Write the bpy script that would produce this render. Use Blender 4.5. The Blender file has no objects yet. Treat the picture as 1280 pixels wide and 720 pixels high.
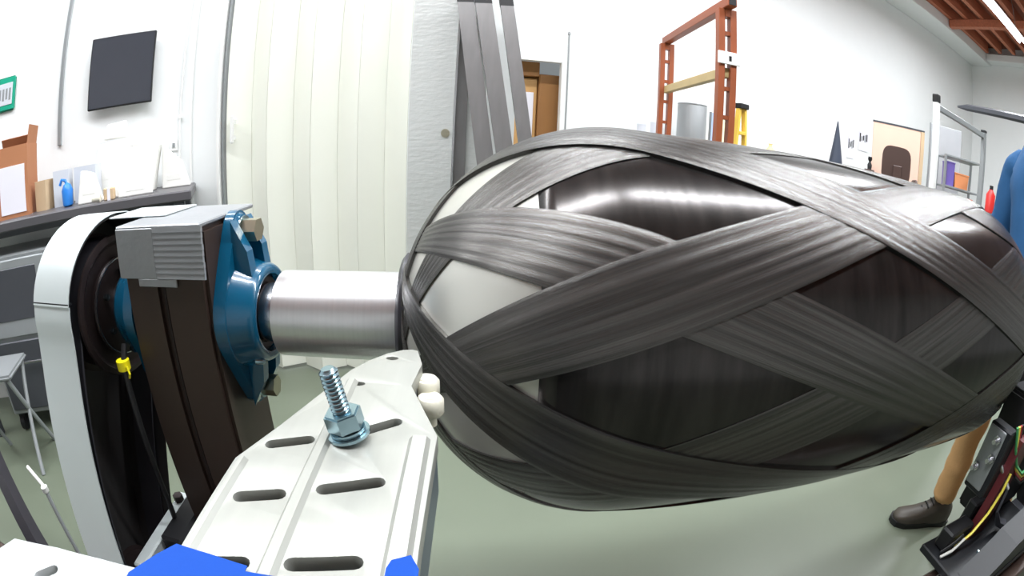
import bpy, bmesh, math, random
from mathutils import Vector, Matrix
random.seed(7)
sc = bpy.context.scene
C = sc.collection
R = math.radians
sin, cos, pi = math.sin, math.cos, math.pi

# ------------------------------------------------------------------ camera (wide action-camera lens)
cam = bpy.data.cameras.new('camera')
cam.type = 'PANO'
cam.sensor_fit = 'HORIZONTAL'
cam.sensor_width = 36.0
cam.clip_start = 0.01
for holder in (cam, getattr(cam, 'cycles', None)):
    try:
        holder.panorama_type = 'FISHEYE_EQUISOLID'
        holder.fisheye_lens = 620.0 * 36.0 / 1280.0
        holder.fisheye_fov = R(180)
    except Exception:
        pass
cam_o = bpy.data.objects.new('camera', cam)
C.objects.link(cam_o)
sc.camera = cam_o
P_, RO = R(17.2), R(2.6)
K = Vector((0, sin(P_), cos(P_)))
right = Vector((1, 0, 0)) * cos(RO) + K * sin(RO)
up = -Vector((1, 0, 0)) * sin(RO) + K * cos(RO)
fwd = Vector((0, cos(P_), -sin(P_)))
cm = Matrix((right, up, -fwd)).transposed().to_4x4()
cm.translation = Vector((0, 0, 1.2))
cam_o.matrix_world = cm

# ------------------------------------------------------------------ world, exposure
w = bpy.data.worlds.new('world')
sc.world = w
w.use_nodes = True
w.node_tree.nodes['Background'].inputs[0].default_value = (0.85, 0.93, 1.0, 1)
w.node_tree.nodes['Background'].inputs[1].default_value = 0.6
vs = sc.view_settings
vs.view_transform = 'Standard'
vs.look = 'None'
vs.gamma = 1.0
vs.use_curve_mapping = False
vs.exposure = 0.0
LAMP_W = 76.0          # power of each fluorescent fixture

# ------------------------------------------------------------------ materials
MATS = {}
def lin(c):
    return tuple((v / 12.92 if v <= 0.04045 else ((v + 0.055) / 1.055) ** 2.4) for v in (x / 255 for x in c)) + (1,)

def mat(name, rgb, rough=0.5, metal=0.0, var=0.12, scale=6.0, bump=0.0, bscale=60.0, coat=0.0, spec=0.5, stretch=None, emit=None, alpha=None, trans=0.0, bdist=0.002):
    if name in MATS:
        return MATS[name]
    m = bpy.data.materials.new(name)
    m.use_nodes = True
    nt = m.node_tree
    b = nt.nodes['Principled BSDF']
    b.inputs['Roughness'].default_value = rough
    b.inputs['Metallic'].default_value = metal
    b.inputs['Coat Weight'].default_value = coat
    b.inputs['Specular IOR Level'].default_value = spec
    if trans:
        b.inputs['Transmission Weight'].default_value = trans
    if alpha is not None:
        b.inputs['Alpha'].default_value = alpha
    base = lin(rgb)
    tc = nt.nodes.new('ShaderNodeTexCoord')
    mp = nt.nodes.new('ShaderNodeMapping')
    nt.links.new(tc.outputs['Object'], mp.inputs[0])
    if stretch:
        mp.inputs['Scale'].default_value = stretch
    nz = nt.nodes.new('ShaderNodeTexNoise')
    nz.inputs['Scale'].default_value = scale
    nz.inputs['Detail'].default_value = 5
    nt.links.new(mp.outputs[0], nz.inputs['Vector'])
    mx = nt.nodes.new('ShaderNodeMix')
    mx.data_type = 'RGBA'
    mx.inputs[6].default_value = tuple(v * (1 - var) for v in base[:3]) + (1,)
    mx.inputs[7].default_value = tuple(min(1, v * (1 + var)) for v in base[:3]) + (1,)
    nt.links.new(nz.outputs['Fac'], mx.inputs[0])
    nt.links.new(mx.outputs[2], b.inputs['Base Color'])
    if bump:
        n2 = nt.nodes.new('ShaderNodeTexNoise')
        n2.inputs['Scale'].default_value = bscale
        n2.inputs['Detail'].default_value = 4
        nt.links.new(mp.outputs[0], n2.inputs['Vector'])
        bp = nt.nodes.new('ShaderNodeBump')
        bp.inputs['Strength'].default_value = bump
        bp.inputs['Distance'].default_value = bdist
        nt.links.new(n2.outputs['Fac'], bp.inputs['Height'])
        nt.links.new(bp.outputs[0], b.inputs['Normal'])
    if emit:
        b.inputs['Emission Color'].default_value = lin(rgb)
        b.inputs['Emission Strength'].default_value = emit
    MATS[name] = m
    return m

def carbon(name, rgb, rough, metal, ntow, bumps, aniso):
    """fibre tow: lengthwise filaments (UV u runs across the band, v along it)"""
    m = bpy.data.materials.new(name)
    m.use_nodes = True
    nt = m.node_tree
    b = nt.nodes['Principled BSDF']
    uv = nt.nodes.new('ShaderNodeUVMap')
    uv.uv_map = 'UVMap'
    mp = nt.nodes.new('ShaderNodeMapping')
    mp.inputs['Scale'].default_value = (ntow, 0.9, 1)
    nt.links.new(uv.outputs[0], mp.inputs[0])
    nz = nt.nodes.new('ShaderNodeTexNoise')
    nz.inputs['Scale'].default_value = 3.0
    nz.inputs['Detail'].default_value = 6
    nz.inputs['Roughness'].default_value = 0.65
    nt.links.new(mp.outputs[0], nz.inputs['Vector'])
    rp = nt.nodes.new('ShaderNodeMapRange')
    rp.inputs['From Min'].default_value = 0.3
    rp.inputs['From Max'].default_value = 0.7
    nt.links.new(nz.outputs['Fac'], rp.inputs['Value'])
    mx = nt.nodes.new('ShaderNodeMix')
    mx.data_type = 'RGBA'
    base = lin(rgb)
    mx.inputs[6].default_value = tuple(v * 0.55 for v in base[:3]) + (1,)
    mx.inputs[7].default_value = tuple(v * 1.35 for v in base[:3]) + (1,)
    mp2 = nt.nodes.new('ShaderNodeMapping')
    mp2.inputs['Scale'].default_value = (ntow * 0.16, 0.6, 1)
    nt.links.new(uv.outputs[0], mp2.inputs[0])
    n3 = nt.nodes.new('ShaderNodeTexNoise')
    n3.inputs['Scale'].default_value = 2.0
    nt.links.new(mp2.outputs[0], n3.inputs['Vector'])
    ad_ = nt.nodes.new('ShaderNodeMath')
    ad_.operation = 'MULTIPLY_ADD'
    ad_.inputs[1].default_value = 2.4
    ad_.inputs[2].default_value = -1.2
    nt.links.new(n3.outputs['Fac'], ad_.inputs[0])
    sm_ = nt.nodes.new('ShaderNodeMath')
    sm_.operation = 'ADD'
    sm_.use_clamp = True
    nt.links.new(rp.outputs[0], sm_.inputs[0])
    nt.links.new(ad_.outputs[0], sm_.inputs[1])
    nt.links.new(sm_.outputs[0], mx.inputs[0])
    nt.links.new(mx.outputs[2], b.inputs['Base Color'])
    b.inputs['Metallic'].default_value = metal
    b.inputs['Roughness'].default_value = rough
    b.inputs['Anisotropic'].default_value = aniso
    tg = nt.nodes.new('ShaderNodeTangent')
    tg.direction_type = 'UV_MAP'
    tg.uv_map = 'UVMap'
    nt.links.new(tg.outputs[0], b.inputs['Tangent'])
    bp = nt.nodes.new('ShaderNodeBump')
    bp.inputs['Strength'].default_value = bumps
    bp.inputs['Distance'].default_value = 0.0012
    nt.links.new(nz.outputs['Fac'], bp.inputs['Height'])
    nt.links.new(bp.outputs[0], b.inputs['Normal'])
    MATS[name] = m
    return m

white_wall = mat('white_wall_paint', (236, 238, 238), 0.6, var=0.02, bump=0.1, bscale=40)
concrete = mat('sealed_concrete', (106, 114, 98), 0.38, var=0.10, scale=2.2, bump=0.06, bscale=25)
wood_joist = mat('reddish_timber', (186, 112, 82), 0.7, var=0.35, scale=3, stretch=(1, 12, 12), bump=0.2)
deck_wood = mat('roof_deck_timber', (150, 90, 70), 0.75, var=0.25, scale=2)
brushed = mat('brushed_steel', (205, 205, 208), 0.26, 1.0, var=0.10, scale=8, stretch=(1, 40, 40), bump=0.06, bscale=20)
alu = mat('mill_aluminium', (160, 161, 155), 0.42, 0.45, var=0.07, scale=10, stretch=(12, 1, 4), bump=0.03, bscale=30)
alu_bar = mat('aluminium_bar', (136, 134, 134), 0.4, 0.6, var=0.15, scale=6, stretch=(6, 6, 1))
zinc = mat('blue_zinc', (156, 182, 192), 0.25, 1.0, var=0.08)
yzinc = mat('yellow_zinc', (196, 190, 168), 0.3, 1.0, var=0.12)
teal = mat('teal_enamel', (6, 82, 114), 0.24, 0.0, var=0.10, scale=14, bump=0.10, bscale=45, coat=0.6)
brown_steel = mat('dark_brown_steel', (66, 52, 46), 0.42, 0.35, var=0.18, scale=9, stretch=(1, 1, .2), bump=0.05)
duct = mat('silver_duct_tape', (150, 152, 155), 0.38, 0.35, var=0.08, scale=12, bump=0.25, bscale=70)
sheet = mat('galvanised_white_sheet', (208, 216, 216), 0.38, 0.35, var=0.06, scale=5, bump=0.05, bscale=12)
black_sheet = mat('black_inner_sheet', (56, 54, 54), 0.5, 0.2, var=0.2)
black_rubber = mat('black_rubber', (52, 51, 56), 0.34, 0.0, var=0.2, bump=0.1)
castiron = mat('dark_cast_iron', (52, 42, 42), 0.45, 0.6, var=0.2, bump=0.2)
white_plastic = mat('white_nylon', (226, 222, 205), 0.4, var=0.04)
painter = mat('blue_painters_tape', (8, 64, 152), 0.7, spec=0.2, var=0.07, bump=0.2, bscale=90)
liner_m = mat('pale_liner', (196, 195, 188), 0.30, 0.6, var=0.05, scale=5)
accord = mat('cream_vinyl', (240, 241, 230), 0.45, var=0.03, scale=4)
foil = mat('white_foil_panel', (222, 224, 222), 0.34, 0.3, var=0.06, scale=5, bump=0.4, bscale=22, stretch=(1, 1, 3), bdist=0.006)
trim_m = mat('grey_trim', (150, 154, 156), 0.4, 0.4, var=0.05)
white_m = mat('white_enamel', (238, 238, 236), 0.35, var=0.02)
screen_m = mat('dark_screen', (62, 64, 72), 0.22, var=0.08, spec=0.6)
black_m = mat('black_plastic', (20, 20, 23), 0.5, var=0.15)
cardboard = mat('cardboard', (178, 120, 84), 0.8, var=0.10, scale=4, bump=0.1)
tan_card = mat('tan_cardboard', (206, 180, 146), 0.8, var=0.08)
paper = mat('white_paper', (232, 230, 238), 0.7, var=0.03)
foam_w = mat('white_foam', (244, 243, 238), 0.75, var=0.02, bump=0.15, bscale=80)
clear_bin = mat('cloudy_plastic', (208, 212, 220), 0.35, var=0.05)
blue_m = mat('bright_blue_plastic', (40, 124, 208), 0.4, var=0.08)
green_m = mat('green_sign_paint', (20, 158, 128), 0.4, var=0.05)
bench_m = mat('dark_bench_laminate', (84, 82, 86), 0.4, var=0.12)
grey_m = mat('grey_enamel', (150, 154, 156), 0.4, 0.2, var=0.1)
dgrey_m = mat('dark_grey_enamel', (74, 76, 82), 0.42, 0.2, var=0.15)
rack_o = mat('orange_rack_paint', (150, 78, 44), 0.45, var=0.12, scale=8)
rack_t = mat('ochre_beam_paint', (196, 172, 122), 0.5, var=0.12)
plywood = mat('plywood', (196, 152, 96), 0.6, var=0.16, scale=5, stretch=(1, 1, .2))
brownwood = mat('brown_wood', (150, 104, 56), 0.6, var=0.2, scale=6, stretch=(1, 1, .2))
cone_m = mat('slate_cone', (58, 66, 82), 0.5, 0.1, var=0.10)
peach = mat('peach_board', (240, 200, 180), 0.6, var=0.04)
chair_m = mat('dark_brown_vinyl', (74, 54, 48), 0.45, var=0.15, bump=0.1)
yellow_m = mat('yellow_fibreglass', (238, 200, 84), 0.45, var=0.06)
yellow_tie = mat('yellow_tie', (232, 218, 20), 0.4, var=0.05)
red_m = mat('red_plastic', (204, 44, 40), 0.4, var=0.08)
orange_m = mat('orange_plastic', (222, 98, 62), 0.45, var=0.08)
purple_m = mat('violet_crate', (110, 92, 168), 0.45, var=0.08)
knit = mat('blue_sweatshirt', (22, 74, 118), 0.85, var=0.12, scale=20, bump=0.25, bscale=160)
khaki = mat('khaki_twill', (188, 146, 98), 0.85, var=0.12, scale=14, bump=0.35, bscale=40, bdist=0.006)
leather = mat('dark_leather', (62, 56, 48), 0.45, var=0.2, bump=0.2)
skin_m = mat('skin', (204, 150, 124), 0.5, var=0.05)
hair_m = mat('dark_hair', (48, 36, 28), 0.6, var=0.2, bump=0.6, bscale=90)
wire_m = {n: mat('wire_' + n, c, 0.4, var=0.05) for n, c in dict(yellow=(222, 206, 80), green=(70, 150, 90), red=(160, 36, 40), black=(22, 22, 24), white=(214, 214, 208)).items()}
maroon = mat('maroon_channel', (92, 34, 38), 0.45, 0.1, var=0.15)
tube_glow = mat('lit_fluorescent_tube', (250, 248, 255), 0.4, emit=9.0, var=0.0)
carbon_band = carbon('carbon_fibre_band', (90, 88, 86), 0.26, 0.8, 46, 0.30, 0.55)
carbon_hoop = carbon('carbon_fibre_hoop', (57, 54, 53), 0.21, 0.7, 3, 0.10, 0.35)

# ------------------------------------------------------------------ mesh helpers
class MB:
    def __init__(s):
        s.bm = bmesh.new()
    def box(s, lo, hi, bevel=0.0, rot=None, seg=1):
        lo, hi = Vector(lo), Vector(hi)
        c, d = (lo + hi) / 2, hi - lo
        r = bmesh.ops.create_cube(s.bm, size=1.0)
        vs_ = r['verts']
        bmesh.ops.scale(s.bm, vec=d, verts=vs_)
        if bevel:
            es = list({e for v in vs_ for e in v.link_edges})
            rb = bmesh.ops.bevel(s.bm, geom=es, offset=bevel, segments=seg, affect='EDGES', clamp_overlap=True)
            vs_ = list({v for f in rb['faces'] for v in f.verts} | {v for v in vs_ if v.is_valid})
        if rot is not None:
            bmesh.ops.rotate(s.bm, cent=(0, 0, 0), matrix=rot, verts=vs_)
        bmesh.ops.translate(s.bm, vec=c, verts=vs_)
        return s
    def cyl(s, p0, p1, r, seg=24, r2=None, caps=True):
        p0, p1 = Vector(p0), Vector(p1)
        d = p1 - p0
        q = Vector((0, 0, 1)).rotation_difference(d.normalized()).to_matrix()
        rr = bmesh.ops.create_cone(s.bm, cap_ends=caps, segments=seg, radius1=r, radius2=r if r2 is None else r2, depth=d.length)
        bmesh.ops.rotate(s.bm, cent=(0, 0, 0), matrix=q, verts=rr['verts'])
        bmesh.ops.translate(s.bm, vec=(p0 + p1) / 2, verts=rr['verts'])
        return s
    def lathe(s, prof, axis='x', seg=48, o=(0, 0, 0)):
        """prof: list of (along, radius)"""
        o = Vector(o)
        rings = []
        for a, r in prof:
            ring = []
            for i in range(seg):
                t = 2 * pi * i / seg
                if axis == 'x':
                    p = Vector((a, r * cos(t), r * sin(t)))
                elif axis == 'y':
                    p = Vector((r * cos(t), a, r * sin(t)))
                else:
                    p = Vector((r * cos(t), r * sin(t), a))
                ring.append(s.bm.verts.new(p + o))
            rings.append(ring)
        for a, b in zip(rings, rings[1:]):
            for i in range(seg):
                j = (i + 1) % seg
                s.bm.faces.new((a[i], a[j], b[j], b[i]))
        for ring in (rings[0], rings[-1]):
            try:
                s.bm.faces.new(ring)
            except Exception:
                pass
        return s
    def prism(s, pts, h0, h1, f=None):
        """outline pts (a, b) extruded from h0 to h1; f maps (a, b, h) to xyz"""
        f = f or (lambda a, b, h: (a, b, h))
        A = [s.bm.verts.new(f(a, b, h0)) for a, b in pts]
        B = [s.bm.verts.new(f(a, b, h1)) for a, b in pts]
        n = len(pts)
        s.bm.faces.new(A)
        s.bm.faces.new(B[::-1])
        for i in range(n):
            j = (i + 1) % n
            s.bm.faces.new((A[i], B[i], B[j], A[j]))
        return s
    def tube(s, path, r, seg=8, cap=True):
        path = [Vector(p) for p in path]
        rr = r if isinstance(r, (list, tuple)) else [r] * len(path)
        rings = []
        prev = None
        for i, p in enumerate(path):
            t = (path[min(i + 1, len(path) - 1)] - path[max(i - 1, 0)]).normalized()
            ref = prev if prev is not None else (Vector((0, 0, 1)) if abs(t.z) < .9 else Vector((1, 0, 0)))
            n = (ref - t * ref.dot(t)).normalized()
            prev = n
            b = t.cross(n)
            rings.append([s.bm.verts.new(p + (n * cos(2 * pi * k / seg) + b * sin(2 * pi * k / seg)) * rr[i]) for k in range(seg)])
        for a, b in zip(rings, rings[1:]):
            for k in range(seg):
                j = (k + 1) % seg
                s.bm.faces.new((a[k], a[j], b[j], b[k]))
        if cap:
            s.bm.faces.new(rings[0][::-1])
            s.bm.faces.new(rings[-1])
        return s
    def quadgrid(s, rows):
        V = [[s.bm.verts.new(p) for p in row] for row in rows]
        for a, b in zip(V, V[1:]):
            for i in range(len(a) - 1):
                s.bm.faces.new((a[i], a[i + 1], b[i + 1], b[i]))
        return s

ORG = {}
def link(name, me, m, parent=None):
    o = bpy.data.objects.new(name, me)
    C.objects.link(o)
    if m is not None:
        me.materials.append(m)
    if parent is not None:
        o.parent = parent
    return o

def obj(name, mb, m, parent=None, smooth=None, shift=None):
    bm = mb.bm
    bmesh.ops.recalc_face_normals(bm, faces=bm.faces)
    sh = shift if shift is not None else (ORG.get(parent.name) if parent is not None else None)
    if sh is not None:
        bmesh.ops.translate(bm, vec=-Vector(sh), verts=bm.verts)
    me = bpy.data.meshes.new(name)
    bm.to_mesh(me)
    bm.free()
    if smooth is not None:
        for p in me.polygons:
            p.use_smooth = True
        me.set_sharp_from_angle(angle=R(smooth))
    o = link(name, me, m, parent)
    if sh is not None:
        ORG[o.name] = sh
    return o

def tag(o, label=None, cat=None, group=None, kind=None):
    if label: o['label'] = label
    if cat: o['category'] = cat
    if group: o['group'] = group
    if kind: o['kind'] = kind
    return o

def thing(name, label, cat, loc=(0, 0, 0), rz=0.0, group=None, kind=None):
    o = bpy.data.objects.new(name, None)
    C.objects.link(o)
    o.empty_display_size = 0.1
    o.location = loc
    o.rotation_euler = (0, 0, rz)
    return tag(o, label, cat, group, kind)

# machine frame: origin on the spindle axis, x along the axis, y away from the camera, z up
MA = R(4.2)
AX = Vector((0, 0.6791, 0.9418))
MR = Matrix.Rotation(MA, 3, 'Z')
def mthing(name, label, cat, org, group=None):
    o = thing(name, label, cat, AX + MR @ Vector(org), MA, group)
    ORG[o.name] = Vector(org)
    return o
def mobj(name, mb, m, org, label, cat, smooth=None, group=None):
    o = obj(name, mb, m, None, smooth, shift=Vector(org))
    o.location = AX + MR @ Vector(org)
    o.rotation_euler = (0, 0, MA)
    return tag(o, label, cat, group)
FL = -AX.z     # floor height in the machine frame

def curve_mesh(name, outer, holes, h0, h1, bevel=0.0):
    """flat plate with holes through a filled 2D curve"""
    cu = bpy.data.curves.new(name, 'CURVE')
    cu.dimensions = '2D'
    cu.fill_mode = 'BOTH'
    cu.extrude = (h1 - h0) / 2 - bevel
    cu.bevel_depth = bevel
    cu.bevel_resolution = 1
    for pts in [outer] + holes:
        sp = cu.splines.new('POLY')
        sp.points.add(len(pts) - 1)
        for p, q in zip(sp.points, pts):
            p.co = (q[0], q[1], 0, 1)
        sp.use_cyclic_u = True
    tmp = bpy.data.objects.new(name, cu)
    C.objects.link(tmp)
    dg = bpy.context.evaluated_depsgraph_get()
    me = bpy.data.meshes.new_from_object(tmp.evaluated_get(dg))
    bpy.data.objects.remove(tmp)
    mb = MB()
    mb.bm.from_mesh(me)
    bpy.data.meshes.remove(me)
    bmesh.ops.translate(mb.bm, vec=(0, 0, (h0 + h1) / 2), verts=mb.bm.verts)
    bmesh.ops.remove_doubles(mb.bm, verts=mb.bm.verts, dist=1e-5)
    return mb

def stadium(p, q, r, n=6):
    p, q = Vector(p), Vector(q)
    a = math.atan2((q - p).y, (q - p).x)
    out = []
    for i in range(n + 1):
        t = a - pi / 2 + pi * i / n
        out.append((q.x + r * cos(t), q.y + r * sin(t)))
    for i in range(n + 1):
        t = a + pi / 2 + pi * i / n
        out.append((p.x + r * cos(t), p.y + r * sin(t)))
    return out

def struct(name, mb, m, smooth=None, loc=(0, 0, 0), rz=0.0):
    o = obj(name, mb, m, None, smooth)
    o.location = loc
    o.rotation_euler = (0, 0, rz)
    o['kind'] = 'structure'
    return o

# ================================================================== THE ROOM
CEIL = 4.4
RA = R(12)                                   # the hall's long walls run at this angle
RM = Matrix.Rotation(RA, 3, 'Z')
def room(x, y, z=0.0):
    return RM @ Vector((x, y, 0)) + Vector((0, 0, z))
BW = 4.30                                    # back wall distance in the hall frame
RX0, RX1, RY0 = -5.2, 9.6, -5.0
struct('floor', MB().box((RX0, RY0, -0.1), (RX1, BW + 1.6, 0)), concrete, rz=RA)
struct('ceiling', MB().box((RX0, RY0, CEIL), (RX1, BW + 0.3, CEIL + 0.1)), deck_wood, rz=RA)
# back wall with a doorway; two pieces + lintel
dx0, dx1, dzt = 0.45, 1.285, 1.935
bwm = MB()
bwm.box((RX0, BW, 0), (dx0, BW + 0.06, CEIL)).box((dx1, BW, 0), (RX1, BW + 0.06, CEIL)).box((dx0, BW, dzt), (dx1, BW + 0.06, CEIL))
struct('wall_back', bwm, white_wall, rz=RA)
struct('wall_right', MB().box((RX1 - 0.15, RY0, 0), (RX1, BW, CEIL)), white_wall, rz=RA)
struct('wall_front', MB().box((RX0, RY0 - 0.15, 0), (RX1, RY0, CEIL)), white_wall, rz=RA)
struct('wall_far_left', MB().box((RX0 - 0.15, RY0, 0), (RX0, BW, CEIL)), white_wall, rz=RA)
# white soffit box along the top of the back wall and a ledge on the right wall
struct('trim_1', MB().box((-1.0, BW - 0.5, CEIL - 0.38), (RX1 - 0.15, BW - 0.003, CEIL - 0.02), 0.01), white_wall, rz=RA)
struct('trim_2', MB().box((RX1 - 0.42, RY0, CEIL - 0.34), (RX1 - 0.155, BW - 0.51, CEIL - 0.2), 0.01), white_wall, rz=RA)
# roof timbers
for i in range(26):
    y = RY0 + 0.5 + i * 0.33
    o = obj('roof_joist', MB().box((RX0 + 0.1, y - 0.04, CEIL - 0.2), (RX1 - 0.45, y + 0.04, CEIL - 0.002), 0.004), wood_joist)
    o.rotation_euler = (0, 0, RA)
    o['kind'] = 'structure'
for i in range(6):
    x = RX0 + 1.2 + i * 2.3
    o = obj('roof_beam', MB().box((x - 0.06, RY0 + 0.05, CEIL - 0.34), (x + 0.06, BW - 0.51, CEIL - 0.21), 0.006), wood_joist)
    o.rotation_euler = (0, 0, RA)
    o['kind'] = 'structure'

# fluorescent fixtures
lamp_id = [0]
def fixture(x, y, label):
    p = room(x, y, CEIL - 0.62)
    t = thing('fluorescent_light', label, 'light', p, RA, 'fluorescent fixtures under the roof')
    obj('housing', MB().prism([(-0.09, 0.05), (0.09, 0.05), (0.05, 0.11), (-0.05, 0.11)], -0.9, 0.9, lambda a, b, h: (h, a, b)), white_m, t)
    for s in (-1, 1):
        obj('tube', MB().cyl((-0.86, s * 0.045, 0.03), (0.86, s * 0.045, 0.03), 0.016, 12), tube_glow, t, 40)
        obj('hanger', MB().cyl((s * 0.6, 0, 0.1), (s * 0.6, 0, 0.618), 0.005, 6), grey_m, t)
    l = bpy.data.lights.new('fluorescent_glow', 'AREA')
    l.shape = 'RECTANGLE'
    l.size, l.size_y = 1.75, 0.16
    l.energy = LAMP_W
    l.color = (0.93, 0.97, 1.0)
    lo = bpy.data.objects.new('fluorescent_glow', l)
    C.objects.link(lo)
    lo.parent = t
    lo.location = (0, 0, 0.005)
for x, y in [(-2.6, 0.4), (-0.6, 0.4), (1.4, 0.4), (3.4, 0.4), (5.4, 0.4), (-2.53, 2.3), (0.47, 2.3), (3.47, 2.3), (6.47, 2.3)]:
    if True:
        if (x, y) == (6.47, 2.3):
            lab = 'long lit fluorescent fixture under the timber roof at top right'
        else:
            lab = 'long lit fluorescent fixture under the timber roof, out of view overhead'
        fixture(x, y, lab)

# ------------------------------------------------------------------ partition with the folding door
PL, PA = (-0.95, 2.2, 0), R(5)
struct('wall_partition_1', MB().box((0.447, 0.0, 0), (0.93, 0.12, 3.0)), white_wall, loc=PL, rz=PA)
struct('wall_partition_2', MB().box((-0.723, 0.0, 0), (-0.535, 0.12, 3.0)), white_wall, loc=PL, rz=PA)
struct('wall_partition_3', MB().box((-0.723, 0.0, 2.62), (0.447, 0.12, 3.0)), white_wall, loc=PL, rz=PA)
dj = MB().box((-0.545, -0.035, 0), (-0.525, 0.02, 2.62), 0.003)
struct('trim_3', dj, white_m, loc=PL, rz=PA)
struct('trim_4', MB().box((-0.518, -0.02, 0), (-0.506, 0.02, 2.62), 0.002), trim_m, loc=PL, rz=PA)
ad = thing('accordion_door', 'cream folding accordion door closed beside the monitor wall', 'door', PL, PA)
n = 8
xs = [-0.50 + i * (0.945 / n) for i in range(n + 1)]
for i in range(n):
    d0, d1 = ((0.0, 0.07) if i % 2 == 0 else (0.07, 0.0))
    a, b = xs[i], xs[i + 1]
    obj('panel', MB().prism([(a + .001, d0), (b - .001, d1), (b - .001, d1 + 0.008), (a + .001, d0 + 0.008)], 0.012 + 0.006 * (i % 3), 2.6), accord, ad)
hd = obj('handle', MB().box((-0.462, -0.035, 1.21), (-0.442, -0.012, 1.35), 0.006, seg=2).box((-0.458, -0.014, 1.23), (-0.446, 0.012, 1.25)).box((-0.458, -0.014, 1.31), (-0.446, 0.012, 1.33)), white_m, ad, 40)
# foil faced panel standing on the partition
fp = thing('foil_panel', 'white foil faced panel standing between the folding door and metal bars', 'panel', (PL[0], PL[1], 0), PA)
obj('board', MB().box((0.452, -0.05, 0.0), (0.80, -0.004, 2.5), 0.004), foil, fp)
obj('bolt_head', MB().cyl((0.622, -0.062, 1.22), (0.622, -0.05, 1.22), 0.013, 6).cyl((0.622, -0.053, 1.22), (0.622, -0.05, 1.22), 0.02, 16), yzinc, fp)

# three aluminium bars leaning in front of the panel
for k, (x0, x1, zt, lab) in enumerate(((0.685, 0.80, 1.825, 'left of the three grey metal bars leaning on the white wall'),
                                    (0.762, 0.885, 1.818, 'middle of the three grey metal bars leaning on the white wall'),
                                    (0.862, 0.975, 1.807, 'right of the three grey metal bars leaning on the white wall'))):
    wd = 0.036 if k < 2 else 0.028
    t = thing('metal_bar', lab, 'metal bar', (PL[0], PL[1], 0), PA, 'metal bars leaning on the partition')
    # bar runs from foot (x1 at height 0.9) on to the floor, foot pulled out from the wall
    sl = (x1 - x0) / 0.72
    xb = x0 + sl * zt
    yb, yt = -0.40 - 0.02 * k, -0.15 - 0.012 * k
    def bar(z0, z1, g=0.0):
        pts = []
        for z in (z0, z1):
            f = z / zt
            xc, yc = xb + (x0 - xb) * f, yb + (yt - yb) * f
            pts.append([(xc - wd + g, yc, z), (xc + wd - g, yc, z), (xc + wd - g, yc + 0.04, z), (xc - wd + g, yc + 0.04, z)])
        m_ = MB()
        V = [[m_.bm.verts.new(p) for p in r] for r in pts]
        m_.bm.faces.new(V[0][::-1]); m_.bm.faces.new(V[1])
        for q in range(4):
            m_.bm.faces.new((V[0][q], V[0][(q + 1) % 4], V[1][(q + 1) % 4], V[1][q]))
        return m_
    obj('bar', bar(0.0, zt - 0.012), alu_bar, t)
    obj('end_cap', bar(zt - 0.0115, zt + 0.035, -0.001), black_m, t)
ch = thing('metal_channel', 'upright grey metal channel left of the leaning bars', 'metal bar', (PL[0], PL[1], 0), PA)
obj('web', MB().prism([(0.655, 0), (0.715, 0), (0.715, 1), (0.672, 1)], -0.075, -0.057, lambda a, b, h: (a - 0.0, h, b * 1.9)), alu_bar, ch)
obj('flange', MB().prism([(0.645, 0), (0.654, 0), (0.671, 1), (0.662, 1)], -0.10, -0.057, lambda a, b, h: (a, h, b * 1.9)), brushed, ch)

# ------------------------------------------------------------------ doorway in the back wall with a crate of wood behind
def rthing(name, label, cat, x, y, z=0.0, dz=0.0, group=None):
    return thing(name, label, cat, room(x, y, z), RA + dz, group)
struct('trim_5', MB().box((dx1 - 0.012, BW - 0.012, 0), (dx1 + 0.012, BW + 0.06, dzt + 0.012), 0.003), white_m, rz=RA)
wc = rthing('wooden_cabinet', 'plywood cabinet with pale picture seen through the far doorway', 'cabinet', 0.9, BW + 0.36)
obj('body', MB().box((-0.55, -0.12, 0), (0.22, 0.5, 1.80), 0.01), plywood, wc)
obj('side_panel', MB().box((0.225, -0.16, 0), (0.47, 0.5, 1.84), 0.01), brownwood, wc)
obj('top_board', MB().box((-0.6, -0.18, 1.81), (0.22, 0.5, 1.95), 0.005), brownwood, wc)
obj('picture', MB().box((0.09, -0.128, 1.15), (0.185, -0.119, 1.66), 0.003), paper, wc)
struct('wall_beyond', MB().box((dx0 - 0.8, BW + 1.35, 0), (dx1 + 0.8, BW + 1.45, 3.0)), white_wall, rz=RA)
gp = rthing('thin_rod', 'thin grey rod standing upright right of the far doorway', 'rod', 1.315, BW - 0.06)
obj('stick', MB().cyl((0, 0, 0.02), (0, 0, 2.2), 0.008, 8), grey_m, gp)
obj('knob', MB().lathe([(2.19, 0.004), (2.2, 0.014), (2.22, 0.014), (2.23, 0.004)], 'z', 12), grey_m, gp)
obj('foot', MB().lathe([(0, 0.05), (0.015, 0.05), (0.02, 0.012)], 'z', 16), grey_m, gp)

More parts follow.
